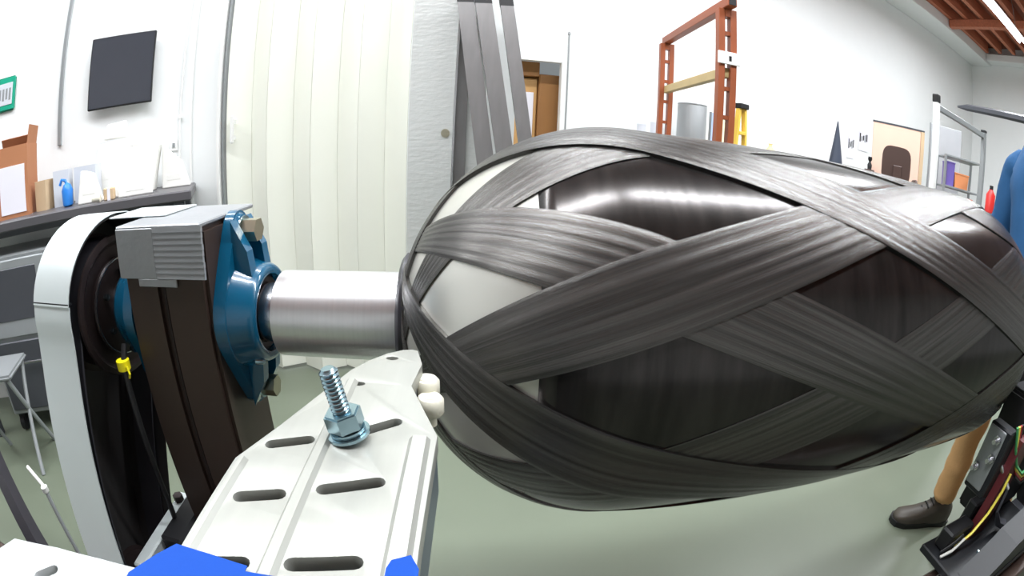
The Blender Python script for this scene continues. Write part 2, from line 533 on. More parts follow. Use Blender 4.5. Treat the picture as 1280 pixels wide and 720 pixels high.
# ------------------------------------------------------------------ left wall, bench and what stands on it
LC, LA = (-1.67, 2.137, 0), R(214.8)
struct('wall_left', MB().box((0.0, -0.12, 0), (2.6, 0.0, 3.0)), white_wall, loc=LC, rz=LA)
struct('trim_6', MB().box((0.0, -0.0, 0), (0.012, 0.012, 3.0)), white_m, loc=LC, rz=LA)
def lthing(name, label, cat, t, y, z=0.0, dz=0.0, group=None):
    M3 = Matrix.Rotation(LA, 3, 'Z')
    return thing(name, label, cat, Vector(LC) + M3 @ Vector((t, y, z)), LA + pi + dz, group)   # local +x = to the right, -y = into the room
BZ = 1.03
bn = lthing('workbench', 'long dark topped workbench along the left wall', 'workbench', 0.9, 0.26)
obj('top', MB().box((-1.1, -0.24, BZ - 0.045), (0.92, 0.24, BZ), 0.006), bench_m, bn)
for x in (-0.5, 0.86):
    for y in (-0.2, 0.2):
        obj('leg', MB().box((x - 0.025, y - 0.025, 0), (x + 0.025, y + 0.025, BZ - 0.045), 0.003), dgrey_m, bn)
obj('apron', MB().box((-1.05, -0.17, BZ - 0.075), (0.83, -0.15, BZ - 0.046)), dgrey_m, bn)
obj('lower_shelf', MB().box((0.3, -0.2, 0.28), (0.86, 0.2, 0.31), 0.003), dgrey_m, bn)

mo = lthing('wall_monitor', 'dark flat monitor mounted on the white left wall', 'monitor', 0.425, 0.0, 1.665, dz=0.0)
obj('bracket', MB().box((-0.06, -0.035, -0.06), (0.06, -0.001, 0.06), 0.004), black_m, mo)
for nm, mb_, mm in (('bezel', MB().box((-0.188, -0.06, -0.19), (0.195, -0.035, 0.19), 0.004), black_m), ('screen', MB().box((-0.181, -0.0625, -0.183), (0.188, -0.0598, 0.183)), screen_m)):
    o = obj(nm, mb_, mm, mo)
cd = lthing('wall_conduit', 'thin grey conduit strip running up the left wall', 'conduit', 0.806, 0.0, 1.33)
obj('strip', MB().box((-0.012, -0.02, 0.0), (0.012, -0.001, 1.6), 0.003), trim_m, cd)
obj('clip', MB().box((-0.022, -0.023, 0.9), (0.022, -0.001, 0.93), 0.003), trim_m, cd)
cl = lthing('wall_cable', 'thin white cable hanging down the wall right of the monitor', 'cable', 0.07, 0.0, 0.95)
obj('cord', MB().tube([(0.03, -0.012, 1.5), (0.02, -0.012, 1.0), (0.004, -0.012, 0.5), (0.0, -0.012, 0.0)], 0.006, 8), white_m, cl, 60)
obj('clip', MB().box((-0.006, -0.018, 0.42), (0.016, -0.001, 0.44), 0.002), white_m, cl)
sw = lthing('wall_switch', 'small white switch plate on the wall beside the folding door', 'switch', 0.075, 0.0, 1.235)
obj('plate', MB().box((-0.05, -0.008, -0.03), (-0.005, -0.001, 0.03), 0.002), white_m, sw)
obj('rocker', MB().box((-0.035, -0.013, -0.012), (-0.02, -0.008, 0.012), 0.001), grey_m, sw)
gs = lthing('green_sign', 'green framed sign with a grey panel at the left edge', 'sign', 1.20, 0.0, 1.58)
obj('board', MB().box((-0.12, -0.02, -0.0), (0.065, -0.001, 0.19), 0.012, seg=3), green_m, gs)
obj('panel', MB().box((-0.105, -0.023, 0.035), (0.045, -0.0195, 0.155), 0.001), clear_bin, gs)
for k in range(5):
    obj('letter', MB().box((-0.08 + 0.025 * k, -0.0242, 0.06 + 0.006 * (k % 2)), (-0.066 + 0.025 * k, -0.0228, 0.125)), grey_m, gs)

def carton(name, label, t, y, sx, sy, sz, m, dz=0.0, flaps=False, z=BZ, cat='box', lab=None):
    o = lthing(name, label, cat, t, y, z, dz)
    a, b = sx / 2, sy / 2
    th = 0.004
    obj('wall', MB().box((-a, -b, 0), (a, -b + th, sz)), m, o)
    obj('wall', MB().box((-a, b - th, 0), (a, b, sz)), m, o)
    obj('wall', MB().box((-a, -b + th, 0), (-a + th, b - th, sz)), m, o)
    obj('wall', MB().box((a - th, -b + th, 0), (a, b - th, sz)), m, o)
    obj('bottom', MB().box((-a + th, -b + th, 0), (a - th, b - th, th)), m, o)
    if flaps:
        obj('flap', MB().prism([(0, 0), (0.085, 0.012), (0.085, 0.016), (0, th)], -b + 0.01, b - 0.01, lambda p, q, h: (a - th + q + 0.0, h, sz + p)), m, o)
        obj('flap', MB().prism([(0, 0), (0.05, -0.03), (0.052, -0.026), (0, th)], -a + 0.01, a - 0.01, lambda p, q, h: (h, b - th + q, sz + p)), m, o)
    return o
b1 = carton('cardboard_box', 'open brown cardboard box with a white sheet on its front', 1.01, 0.27, 0.235, 0.2, 0.33, cardboard, 0.10, True)
obj('white_sheet', MB().box((-0.06, -0.1035, 0.02), (0.1, -0.1002, 0.24)), paper, b1)
b2 = carton('cardboard_box', 'small tan open box right of the tall brown box', 0.82, 0.26, 0.07, 0.1, 0.14, tan_card, -0.15)
b3 = carton('storage_bin', 'cloudy plastic bin standing left of the blue scoop', 0.715, 0.22, 0.09, 0.12, 0.17, clear_bin, 0.1, cat='bin')
sb = lthing('blue_scoop', 'bright blue plastic scoop upright on the bench', 'scoop', 0.645, 0.36, BZ)
obj('bowl', MB().lathe([(0.0, 0.018), (0.008, 0.028), (0.075, 0.032), (0.1, 0.02), (0.108, 0.008)], 'z', 18), blue_m, sb, 40)
obj('grip', MB().tube([(0, 0, 0.1), (-0.01, 0, 0.12), (-0.03, 0, 0.125), (-0.042, 0, 0.10)], 0.008, 8), blue_m, sb, 60)
b4 = carton('storage_bin', 'cloudy plastic bin right behind the blue scoop', 0.57, 0.2, 0.13, 0.1, 0.17, clear_bin, -0.1, cat='bin')
# white foam pieces heaped on the bench
def foam(label, t, y, z, pts, depth, dz, tilt=0.0, group='white foam pieces heaped on the bench'):
    o = lthing('foam_block', label, 'foam block', t, y, z, dz, group)
    m_ = MB().prism(pts, -depth / 2, depth / 2, lambda a, b, h: (a, h, b))
    me = obj('block', m_, foam_w, o)
    bv = me.modifiers.new('bevel', 'BEVEL')
    bv.width = 0.006
    bv.segments = 2
    obj('inner_hollow', MB().box((pts[0][0] * 0.5, -depth / 2 - 0.001, pts[2][1] * 0.3), (pts[1][0] * 0.5, -depth / 2 + 0.004, pts[2][1] * 0.55), 0.002), foam_w, o)
    return o
foam('white wedge shaped foam block in front of the plastic bins', 0.52, 0.36, BZ, [(-0.06, 0), (0.075, 0), (0.03, 0.13), (-0.035, 0.15)], 0.08, 0.1)
foam('big white foam slab standing at the back of the heap', 0.44, 0.10, BZ, [(-0.13, 0), (0.14, 0), (0.11, 0.27), (-0.08, 0.26)], 0.07, 0.0)
foam('white foam block topping the foam heap', 0.43, 0.11, BZ + 0.277, [(-0.06, 0), (0.08, 0), (0.07, 0.085), (-0.04, 0.075)], 0.05, 0.15)
foam('tilted white foam tray at the right of the foam heap', 0.28, 0.2, BZ, [(-0.07, 0), (0.09, 0), (0.13, 0.22), (-0.05, 0.20)], 0.08, -0.1)
foam('low white foam bar lying along the bench front', 0.27, 0.37, BZ, [(-0.09, 0), (0.09, 0), (0.085, 0.075), (-0.085, 0.06)], 0.05, 0.1)
foam('white foam corner piece leaning low between slab and tray', 0.37, 0.29, BZ, [(-0.07, 0), (0.06, 0), (0.05, 0.10), (0.0, 0.16), (-0.05, 0.07)], 0.06, 0.35)
foam('white foam offcut on top of the tilted tray', 0.27, 0.2, BZ + 0.225, [(-0.05, 0), (0.06, 0), (0.02, 0.06), (-0.03, 0.05)], 0.06, 0.3)
foam('thin white foam sheet standing left of the big slab', 0.65, 0.06, BZ, [(-0.04, 0), (0.05, 0), (0.045, 0.2), (-0.01, 0.23)], 0.03, -0.2)
foam('grey shaded foam wedge at the right end of the heap', 0.10, 0.17, BZ, [(-0.05, 0), (0.1, 0), (0.06, 0.12), (-0.045, 0.21)], 0.09, 0.0)
tb = lthing('tan_parcel', 'small tan parcel between the low foam bar and wedge', 'parcel', 0.40, 0.40, BZ)
obj('body', MB().box((-0.028, -0.022, 0), (0.028, 0.022, 0.055), 0.005), tan_card, tb)
obj('tape_strip', MB().box((-0.008, -0.0228, 0.0), (0.008, 0.0228, 0.0558)), paper, tb)
cp = lthing('paper_cup', 'small white cup tipped at the front edge of the bench', 'cup', 0.46, 0.45, BZ)
obj('cup_body', MB().lathe([(-0.022, 0.012), (0.018, 0.017), (0.02, 0.018), (0.018, 0.015), (-0.019, 0.010)], 'x', 16, (0, 0, 0.018)), white_plastic, cp, 40)
obj('rim', MB().lathe([(0.018, 0.0165), (0.0205, 0.0185), (0.023, 0.0165)], 'x', 16, (0, 0, 0.018)), white_plastic, cp, 40)

# equipment below the bench at the left edge
cb = lthing('tool_cabinet', 'grey tool cabinet with dark window under the left bench', 'cabinet', 0.98, 0.30)
obj('body', MB().box((-0.26, -0.16, 0.1), (0.22, 0.17, 0.88), 0.008), grey_m, cb)
dr = obj('door', MB().box((-0.24, -0.175, 0.5), (0.20, -0.161, 0.86), 0.005), grey_m, cb)
obj('window', MB().box((-0.18, -0.179, 0.58), (0.14, -0.174, 0.82), 0.003), dgrey_m, dr)
obj('handle', MB().tube([(0.17, -0.176, 0.62), (0.17, -0.2, 0.63), (0.17, -0.2, 0.73), (0.17, -0.176, 0.74)], 0.006, 8), brushed, dr)
dw = obj('drawer', MB().box((-0.24, -0.175, 0.13), (0.20, -0.161, 0.48), 0.005), dgrey_m, cb)
obj('handle', MB().tube([(-0.1, -0.176, 0.38), (-0.1, -0.2, 0.38), (0.08, -0.2, 0.38), (0.08, -0.176, 0.38)], 0.006, 8), brushed, dw)
for x in (-0.22, 0.18):
    for y in (-0.12, 0.13):
        obj('caster', MB().cyl((x - 0.015, y, 0.045), (x + 0.015, y, 0.045), 0.045, 16).box((x - 0.02, y - 0.02, 0.05), (x + 0.02, y + 0.02, 0.1)), black_m, cb, 40)
st = lthing('folding_stool', 'white legged folding stool in front of the tool cabinet', 'stool', 1.12, 0.72)
obj('seat', MB().box((-0.17, -0.13, 0.44), (0.17, 0.13, 0.465), 0.01, seg=2), grey_m, st)
for sx in (-1, 1):
    for sy in (-1, 1):
        obj('leg', MB().cyl((sx * 0.14, -sy * 0.11, 0.44), (sx * 0.16, sy * 0.15, 0), 0.011, 10), grey_m, st)

# ------------------------------------------------------------------ orange rack and the far right of the hall
rk = thing('pallet_rack', 'orange slotted steel rack standing empty before the back wall', 'rack', (1.16, 3.30, 0), R(90))
# local x runs to the rear of the hall; uprights at x=-0.62 (near) and x=0.62 (far)
for ux, ht in ((-0.62, 2.104), (0.62, 2.104)):
    upr = obj('upright', MB().box((ux - 0.03, 0.018, 0), (ux + 0.03, 0.058, ht), 0.003), rack_o, rk)
    obj('upright_rail', MB().box((ux - 0.03, -0.058, 0), (ux + 0.03, -0.018, ht), 0.003), rack_o, upr)
    obj('foot_plate', MB().box((ux - 0.06, -0.08, 0), (ux + 0.06, 0.08, 0.01)), rack_o, upr)
    k = 0
    z = 0.25
    while z < ht:
        obj('rung', MB().box((ux - 0.02, -0.018, z - 0.012), (ux + 0.02, 0.018, z + 0.012)), rack_o, upr)
        z += 0.17
        k += 1
    obj('top_tie', MB().box((ux - 0.03, -0.018, ht - 0.05), (ux + 0.03, 0.018, ht)), rack_o, upr)
tbm = obj('top_beam', MB().box((-0.72, -0.03, 2.105), (0.66, 0.03, 2.165), 0.004), rack_o, rk)
obj('beam_end', MB().box((-0.724, -0.022, 2.113), (-0.719, 0.022, 2.157)), black_m, tbm)
obj('mid_beam', MB().box((-0.62, -0.025, 1.68), (0.62, 0.02, 1.74), 0.004), rack_t, rk)
tg_ = obj('tag_plate', MB().box((-0.665, -0.075, 1.755), (-0.652, 0.068, 1.83), 0.002), white_m, rk)
obj('tag_mark', MB().box((-0.667, -0.016, 1.775), (-0.6645, 0.0, 1.805)), black_m, tg_)

def at(az, dist, z=0.0):
    return Vector((sin(R(az)) * dist, cos(R(az)) * dist, z))
# cylinders and the like on a white table behind the rack
tblz = 1.16
tb2 = thing('white_table', 'long white table along the back wall behind the rack', 'table', room(2.6, BW - 0.31), RA)
obj('top', MB().box((-1.2, -0.28, tblz - 0.04), (2.0, 0.28, tblz), 0.006), white_m, tb2)
for x in (-1.1, 1.9):
    for y in (-0.25, 0.25):
        obj('leg', MB().box((x - 0.02, y - 0.02, 0), (x + 0.02, y + 0.02, tblz - 0.04), 0.002), grey_m, tb2)
def can(name, label, cat, x, r, h, m, y=BW - 0.33, dzr=0.0):
    t = thing(name, label, cat, room(x, y, tblz), RA)
    obj('body', MB().lathe([(0, r * .96), (0.006, r), (h - 0.01, r), (h, r * .96)], 'z', 32), m, t, 40)
    obj('rim', MB().lathe([(h - 0.004, r * 0.98), (h + 0.004, r * 1.02), (h + 0.012, r * 0.98)], 'z', 32), m, t, 40)
    return t
can('white_canister', 'smaller white canister left of the orange rack', 'canister', 1.93, 0.042, 0.25, clear_bin)
can('white_canister', 'taller white canister right beside the orange rack upright', 'canister', 2.06, 0.038, 0.28, clear_bin)
can('grey_drum', 'wide grey sheet metal drum seen through the orange rack', 'drum', 2.45, 0.14, 0.50, grey_m)
bs = thing('blue_board', 'narrow bluish board standing right of the grey drum', 'board', room(2.71, BW - 0.3, tblz), RA)
obj('panel', MB().box((-0.028, -0.015, 0), (0.028, 0.015, 0.47), 0.003), mat('pale_blue_board', (176, 196, 232), 0.5), bs)
obj('edge_strip', MB().box((-0.034, -0.018, 0), (-0.0285, 0.018, 0.475)), trim_m, bs)
yb_ = thing('yellow_board', 'pale yellow board leaning behind the rack', 'board', room(2.86, BW - 0.25, tblz), RA)
obj('panel', MB().box((-0.10, -0.01, 0), (0.10, 0.01, 0.44), 0.003), mat('pale_yellow_board', (246, 236, 196), 0.6), yb_)
obj('edge_strip', MB().box((-0.10, -0.014, 0.43), (0.10, -0.0105, 0.445)), trim_m, yb_)
# yellow step ladder beside the rack
yl = thing('step_ladder', 'yellow folded step ladder right of the orange rack', 'ladder', room(2.33, BW - 1.25), RA + R(10))
for s in (-1, 1):
    obj('rail', MB().prism([(s * 0.16 - 0.012, 0), (s * 0.16 + 0.012, 0), (s * 0.03 + 0.012, 1.6), (s * 0.03 - 0.012, 1.6)], -0.02, 0.02, lambda a, b, h: (a, h, b)), yellow_m, yl)
for k in range(5):
    z = 0.28 + 0.28 * k
    hw = 0.16 - 0.13 * z / 1.6 - 0.01
    obj('step', MB().box((-hw, -0.03, z), (hw, 0.03, z + 0.025), 0.002), yellow_m, yl)
obj('top_cap', MB().box((-0.05, -0.04, 1.6), (0.05, 0.04, 1.64), 0.006), black_m, yl)
# small yellow bag on the table
yb2 = thing('yellow_sack', 'small pale yellow sack on the white table', 'sack', room(3.47, BW - 0.31, tblz), RA)
obj('sack_body', MB().lathe([(0, 0.06), (0.03, 0.085), (0.12, 0.09), (0.2, 0.055), (0.24, 0.02)], 'z', 16), mat('pale_yellow_cloth', (246, 226, 170), 0.7), yb2, 40)
obj('tie', MB().lathe([(0.235, 0.018), (0.245, 0.024), (0.255, 0.018), (0.27, 0.03)], 'z', 12), mat('pale_yellow_cloth', (246, 226, 170), 0.7), yb2, 40)
# dark cone
co = thing('dark_cone', 'tall slate grey pointed cone standing before the back wall', 'cone', at(36.85, 4.0), RA)
obj('shell', MB().lathe([(0.03, 0.27), (1.64, 0.004)], 'z', 40), cone_m, co, 50)
obj('base_ring', MB().lathe([(0, 0.28), (0, 0.31), (0.03, 0.31), (0.03, 0.26)], 'z', 40), black_m, co, 40)
# notes pinned on the wall
for (x, z, sx, sz, lab) in ((5.22, 1.63, 0.07, 0.14, 'small blue grey print pinned on the wall right of the cone'),
                            (5.50, 1.76, 0.11, 0.13, 'black and white print pinned higher beside the peach board')):
    t = thing('wall_print', lab, 'print', room(x, BW - 0.002, z), RA, 'prints pinned on the back wall')
    obj('sheet', MB().box((-sx, -0.006, -sz), (sx, -0.001, sz)), paper, t)
    for q in range(5):
        obj('mark', MB().box((-sx * 0.85 + q * sx * 0.36, -0.008, -sz * 0.1 + (q * 37 % 5) * sz * 0.05), (-sx * 0.85 + q * sx * 0.36 + sx * 0.24, -0.0055, sz * 0.8 - (q * 23 % 4) * sz * 0.1)), grey_m if q % 2 else black_m, t)
# peach board and the brown drafting chair
pb = thing('peach_board', 'tall peach coloured board with dark edge behind the brown chair', 'board', at(44.3, 4.9), R(-38))
obj('panel', MB().box((-0.27, -0.015, 0.0), (0.235, 0.015, 1.80), 0.003), peach, pb)
obj('frame_top', MB().box((-0.275, -0.018, 1.80), (0.275, 0.018, 1.815)), dgrey_m, pb)
obj('frame_side', MB().box((0.237, -0.018, 0.0), (0.275, 0.018, 1.80)), tan_card, pb)
dc = thing('drafting_chair', 'dark brown drafting chair with rounded back before peach board', 'chair', at(44.1, 4.3), R(-40))
bk = MB().prism([(0.13 * (abs(cos(t)) ** 0.5) * (1 if cos(t) > 0 else -1), 1.40 + 0.15 * (abs(sin(t)) ** 0.5) * (1 if sin(t) > 0 else -1)) for t in [2 * pi * i / 28 for i in range(28)]], -0.14, -0.10, lambda a, b, h: (a, h, b))
obj('backrest', bk, chair_m, dc, 40)
obj('seat', MB().box((-0.2, -0.1, 1.02), (0.2, 0.3, 1.09), 0.025, seg=3), chair_m, dc, 40)
obj('back_post', MB().box((-0.03, -0.16, 1.0), (0.05, -0.141, 1.4), 0.005), chair_m, dc)
for s in (-1, 1):
    obj('armrest', MB().tube([(s * 0.19, -0.08, 1.06), (s * 0.21, -0.08, 1.22), (s * 0.20, -0.03, 1.31), (s * 0.2, 0.18, 1.31)], 0.018, 8), chair_m, dc, 60)
obj('column', MB().cyl((0, 0.1, 0.1), (0, 0.1, 1.02), 0.03, 16), black_m, dc, 40)
obj('foot_ring', MB().lathe([(0.34, 0.19), (0.35, 0.2), (0.36, 0.19), (0.35, 0.18), (0.34, 0.19)], 'z', 32, (0, 0.1, 0)), brushed, dc, 40)
for k in range(5):
    a = 2 * pi * k / 5
    lg = obj('leg', MB().tube([(0, 0.1, 0.12), (0.3 * cos(a), 0.1 + 0.3 * sin(a), 0.075)], [0.026, 0.016], 8), black_m, dc, 60)
    obj('caster', MB().cyl((0.3 * cos(a) - 0.012, 0.1 + 0.3 * sin(a), 0.03), (0.3 * cos(a) + 0.012, 0.1 + 0.3 * sin(a), 0.03), 0.03, 14), black_m, lg, 40)
bt = thing('small_bottle', 'small dark bottle on a brown block left of the chair', 'bottle', at(41.0, 4.75), R(-40))
obj('block', MB().box((-0.05, -0.05, 0), (0.05, 0.05, 1.34), 0.004), chair_m, bt)
obj('bottle_body', MB().lathe([(1.34, 0.02), (1.38, 0.024), (1.41, 0.01), (1.43, 0.022), (1.455, 0.02)], 'z', 14), black_m, bt, 40)
# grey panel
gpn = thing('grey_board', 'grey board standing behind the rolling white frame', 'board', at(50.2, 5.45), R(-36))
obj('panel', MB().box((-0.19, -0.02, 0), (0.19, 0.02, 1.97), 0.004), mat('mid_grey_panel', (172, 174, 178), 0.5), gpn)
obj('edge', MB().box((-0.20, -0.022, 0), (-0.191, 0.022, 1.975)), trim_m, gpn)
# rolling white frame
p0, p1 = at(48.9, 3.57), at(55.0, 4.45)
ang = math.atan2(p1.y - p0.y, p1.x - p0.x)
Lf = (p1 - p0).length
rf = thing('rolling_frame', 'open white rolling frame on casters in front of the shelves', 'frame', p0, ang)
obj('post', MB().box((-0.022, -0.022, 0.06), (0.022, 0.022, 1.86), 0.004), white_m, rf)
obj('post', MB().box((Lf - 0.022, -0.022, 0.06), (Lf + 0.022, 0.022, 1.86), 0.004), trim_m, rf)
obj('cap', MB().box((-0.025, -0.025, 1.86), (0.025, 0.025, 1.915), 0.004), black_m, rf)
obj('cap', MB().box((Lf - 0.025, -0.025, 1.86), (Lf + 0.025, 0.025, 1.88), 0.004), black_m, rf)
obj('top_rail', MB().box((0.023, -0.016, 1.81), (Lf - 0.023, 0.016, 1.85), 0.003), trim_m, rf)
obj('bottom_rail', MB().box((0.023, -0.016, 0.2), (Lf - 0.023, 0.016, 0.24), 0.003), white_m, rf)
for x in (0, Lf):
    ft = obj('foot_bar', MB().box((x - 0.02, -0.25, 0.06), (x + 0.02, 0.25, 0.1), 0.004), white_m, rf)
    for y in (-0.22, 0.22):
        obj('caster', MB().cyl((x - 0.012, y, 0.03), (x + 0.012, y, 0.03), 0.03, 14), black_m, ft, 40)
# shelf unit behind it
su = thing('wire_shelf', 'grey shelf unit with coloured boxes behind the rolling frame', 'shelf', at(52.0, 4.95), R(-33))
for x in (-0.20, 0.20):
    for y in (-0.15, 0.15):
        obj('post', MB().box((x - 0.012, y - 0.012, 0), (x + 0.012, y + 0.012, 1.64), 0.002), trim_m, su)
for z in (0.3, 0.72, 1.12, 1.35, 1.62):
    obj('shelf_board', MB().box((-0.188, -0.16, z), (0.188, 0.16, z + 0.018), 0.002), trim_m, su)
def shelf_item(name, label, cat, x, z, sx, sz, m, lid=True):
    Ms = Matrix.Rotation(R(-33), 3, 'Z')
    t = thing(name, label, cat, at(52.0, 4.95, z) + Ms @ Vector((x, -0.05, 0)), R(-33))
    obj('body', MB().prism([(-sx * .9, 0), (sx * .9, 0), (sx, sz), (-sx, sz)], -0.08, 0.08, lambda a, b, h: (a, h, b)), m, t)
    if lid:
        obj('lid', MB().box((-sx - .004, -0.084, sz), (sx + .004, 0.084, sz + 0.012), 0.002), m, t)
    return t
shelf_item('violet_crate', 'violet crate at the left of the upper shelf', 'crate', -0.13, 1.369, 0.045, 0.2, purple_m)
shelf_item('orange_box', 'orange box on the upper shelf', 'box', 0.0, 1.369, 0.08, 0.12, mat('orange_card', (214, 138, 90), 0.6))
shelf_item('red_crate', 'red crate on the lower shelf at left', 'crate', -0.10, 1.139, 0.07, 0.13, red_m)
shelf_item('orange_crate', 'orange crate on the lower shelf right of the red one', 'crate', 0.07, 1.139, 0.075, 0.15, orange_m)
# grey boom and red can beside the person
bm0, bm1 = at(51.6, 5.0, 2.13), at(66.0, 4.3, 2.03)
bo = thing('steel_boom', 'grey steel boom reaching in from the right edge', 'boom', (bm1.x, bm1.y, 0), 0)
d_ = bm0 - bm1
obj('arm', MB().tube([(d_.x, d_.y, bm0.z), (d_.x * .9, d_.y * .9, bm0.z - 0.005), (0, 0, bm1.z)], [0.010, 0.032, 0.038], 6), dgrey_m, bo, 40)
obj('mast', MB().box((-0.05, -0.05, 0), (0.05, 0.05, bm1.z + 0.1), 0.005), grey_m, bo)
obj('base', MB().box((-0.3, -0.3, 0), (0.3, 0.3, 0.03), 0.005), grey_m, bo)
rc = thing('red_canister', 'red canister on a stand beside the person in blue', 'canister', at(56.4, 3.3), 0)
obj('body', MB().lathe([(1.22, 0.02), (1.225, 0.035), (1.33, 0.035), (1.35, 0.02), (1.365, 0.012)], 'z', 20), red_m, rc, 40)
obj('stand', MB().box((-0.12, -0.12, 0), (0.12, 0.12, 1.22), 0.005), dgrey_m, rc)
obj('cap', MB().cyl((0, 0, 1.36), (0, 0, 1.385), 0.014, 12), black_m, rc)

# ================================================================== THE WINDING MACHINE
# ---------------- pressure vessel
RT = 0.28
S0L, S0R, LD = 0.14, 0.96, 0.30
R0 = 0.0893
def prof_r(s):
    if s < S0L: q = (S0L - s) / LD
    elif s > S0R: q = (s - S0R) / LD
    else: return RT
    return RT * math.sqrt(max(0.0, 1 - q * q))
QE = math.sqrt(1 - (0.078 / RT) ** 2)
vs_t = mthing('pressure_vessel', 'large dark carbon fibre wound pressure vessel with crossing bands', 'pressure vessel', (0.46, 0, 0))
# meridian samples (s, r)
def meridian(rmin, nd=44, nc=40):
    qe = math.sqrt(1 - (rmin / RT) ** 2)
    te = math.asin(min(1, qe))
    L = [(S0L - LD * sin(te * (1 - i / nd)), RT * cos(te * (1 - i / nd))) for i in range(nd)]
    M_ = [(S0L + (S0R - S0L) * i / nc, RT) for i in range(nc + 1)]
    Rr = [(S0R + LD * sin(te * i / nd), RT * cos(te * i / nd)) for i in range(1, nd + 1)]
    return L + M_ + Rr
obj('liner', MB().lathe(meridian(0.078), 'x', 128), liner_m, vs_t, 40)
# hoop wound layer on the middle
HS0, HS1 = 0.012, 1.088
hp = [(HS0, prof_r(HS0) + 0.0002)] + [(HS0 + (HS1 - HS0) * i / 60, prof_r(HS0 + (HS1 - HS0) * i / 60) + 0.0012) for i in range(61)] + [(HS1, prof_r(HS1) + 0.0002)]
def uv_lathe(name, prof, m, parent, seg=128):
    verts, faces, uvs = [], [], []
    org = ORG[parent.name]
    for i, (a, r) in enumerate(prof):
        for k in range(seg):
            t = 2 * pi * k / seg
            verts.append((a - org.x, r * cos(t) - org.y, r * sin(t) - org.z))
    for i in range(len(prof) - 1):
        for k in range(seg):
            j = (k + 1) % seg
            faces.append((i * seg + k, i * seg + j, (i + 1) * seg + j, (i + 1) * seg + k))
            s0_, s1_ = prof[i][0] * 6, prof[i + 1][0] * 6
            u0, u1 = k / seg * 4, (k + 1) / seg * 4
            uvs += [(s0_, u0), (s0_, u1), (s1_, u1), (s1_, u0)]
    me = bpy.data.meshes.new(name)
    me.from_pydata(verts, [], faces)
    ul = me.uv_layers.new(name='UVMap')
    for q, uv in enumerate(uvs):
        ul.data[q].uv = uv
    for p in me.polygons: p.use_smooth = True
    o = link(name, me, m, parent)
    ORG[o.name] = org
    return o
uv_lathe('hoop_layer', hp, carbon_hoop, vs_t)
# helical bands: geodesics r*sin(alpha) = R0, tangent to the polar circle
mer = meridian(R0 * 1.0008, 60, 48)
phis, acc = [0.0], 0.0
for (s_a, r_a), (s_b, r_b) in zip(mer, mer[1:]):
    dl = math.hypot(s_b - s_a, r_b - r_a)
    # integrate with sub-steps for the steep end
    N = 24
    for q in range(N):
        f = (q + 0.5) / N
        r = max(r_a + (r_b - r_a) * f, R0 * 1.0004)
        acc += R0 / (r * math.sqrt(r * r - R0 * R0)) * dl / N
    phis.append(acc)
# phase: bands cross at s = 0.1456, phi = 27.5 deg (+45 k)
SX = 0.1456
def phi_at(s):
    for i in range(len(mer) - 1):
        if mer[i][0] <= s <= mer[i + 1][0]:
            f = (s - mer[i][0]) / (mer[i + 1][0] - mer[i][0])
            return phis[i] + (phis[i + 1] - phis[i]) * f
pref = phi_at(SX)
WB = R(19.2)
NU = 24
def band(k, sign, off):
    c0 = R(27.5 + 45 * k)
    org = ORG[vs_t.name]
    verts, faces, uvs = [], [], []
    rng = random.Random(k * 7 + sign * 3 + 50)
    tow = [rng.uniform(-0.35, 0.35) for _ in range(6)]
    cols = [-1] + list(range(NU + 1)) + [NU + 1]
    vlen = 0.0
    vl = []
    for i, (s, r) in enumerate(mer):
        if i: vlen += math.hypot(s - mer[i - 1][0], r - mer[i - 1][1])
        vl.append(vlen)
        # meridian normal
        a, b = mer[max(i - 1, 0)], mer[min(i + 1, len(mer) - 1)]
        tx, tr = b[0] - a[0], b[1] - a[1]
        ln = math.hypot(tx, tr)
        nx, nr = -tr / ln, tx / ln
        for c in cols:
            cc = min(max(c, 0), NU)
            u = cc / NU
            h = off + 0.0006 * abs(sin(u * pi * 6)) ** 0.6 + 0.0006 * tow[min(5, int(u * 6))]
            if c in (-1, NU + 1): h = 0.0004
            wig = 0.004 * sin(9 * vlen + k) * (1 if c > NU / 2 else -1)
            ph = c0 + sign * (phis[i] - pref) + (u - 0.5) * (WB + wig)
            rr = r + nr * h
            x = s + nx * h
            verts.append((x - org.x, -rr * cos(ph) - org.y, rr * sin(ph) - org.z))
    W = len(cols)
    for i in range(len(mer) - 1):
        for j in range(W - 1):
            faces.append((i * W + j, i * W + j + 1, (i + 1) * W + j + 1, (i + 1) * W + j))
            ua, ub = min(max(cols[j], 0), NU) / NU, min(max(cols[j + 1], 0), NU) / NU
            uvs += [(ua, vl[i]), (ub, vl[i]), (ub, vl[i + 1]), (ua, vl[i + 1])]
    me = bpy.data.meshes.new('helical_band')
    me.from_pydata(verts, [], faces)
    ul = me.uv_layers.new(name='UVMap')
    for q, uv in enumerate(uvs):
        ul.data[q].uv = (uv[0] + k * 1.37 + sign * .4, uv[1])
    for p in me.polygons: p.use_smooth = True
    me.set_sharp_from_angle(angle=R(50))
    o = link('helical_band', me, carbon_band, vs_t)
    return o
for k in range(8):
    band(k, 1, 0.0024 + 0.0022 * ((k + 1) % 2))
    band(k, -1, 0.0034 + 0.0022 * (k % 2))
for s_, sg in ((S0L - LD * QE, -1), (S0R + LD * QE, 1)):
    obj('polar_ring', MB().lathe([(s_ + sg * a, r) for a, r in ((-0.004, 0.072), (-0.004, 0.092), (0.003, 0.094), (0.008, 0.088), (0.010, 0.078), (0.010, 0.072))], 'x', 64), black_rubber, vs_t, 40)
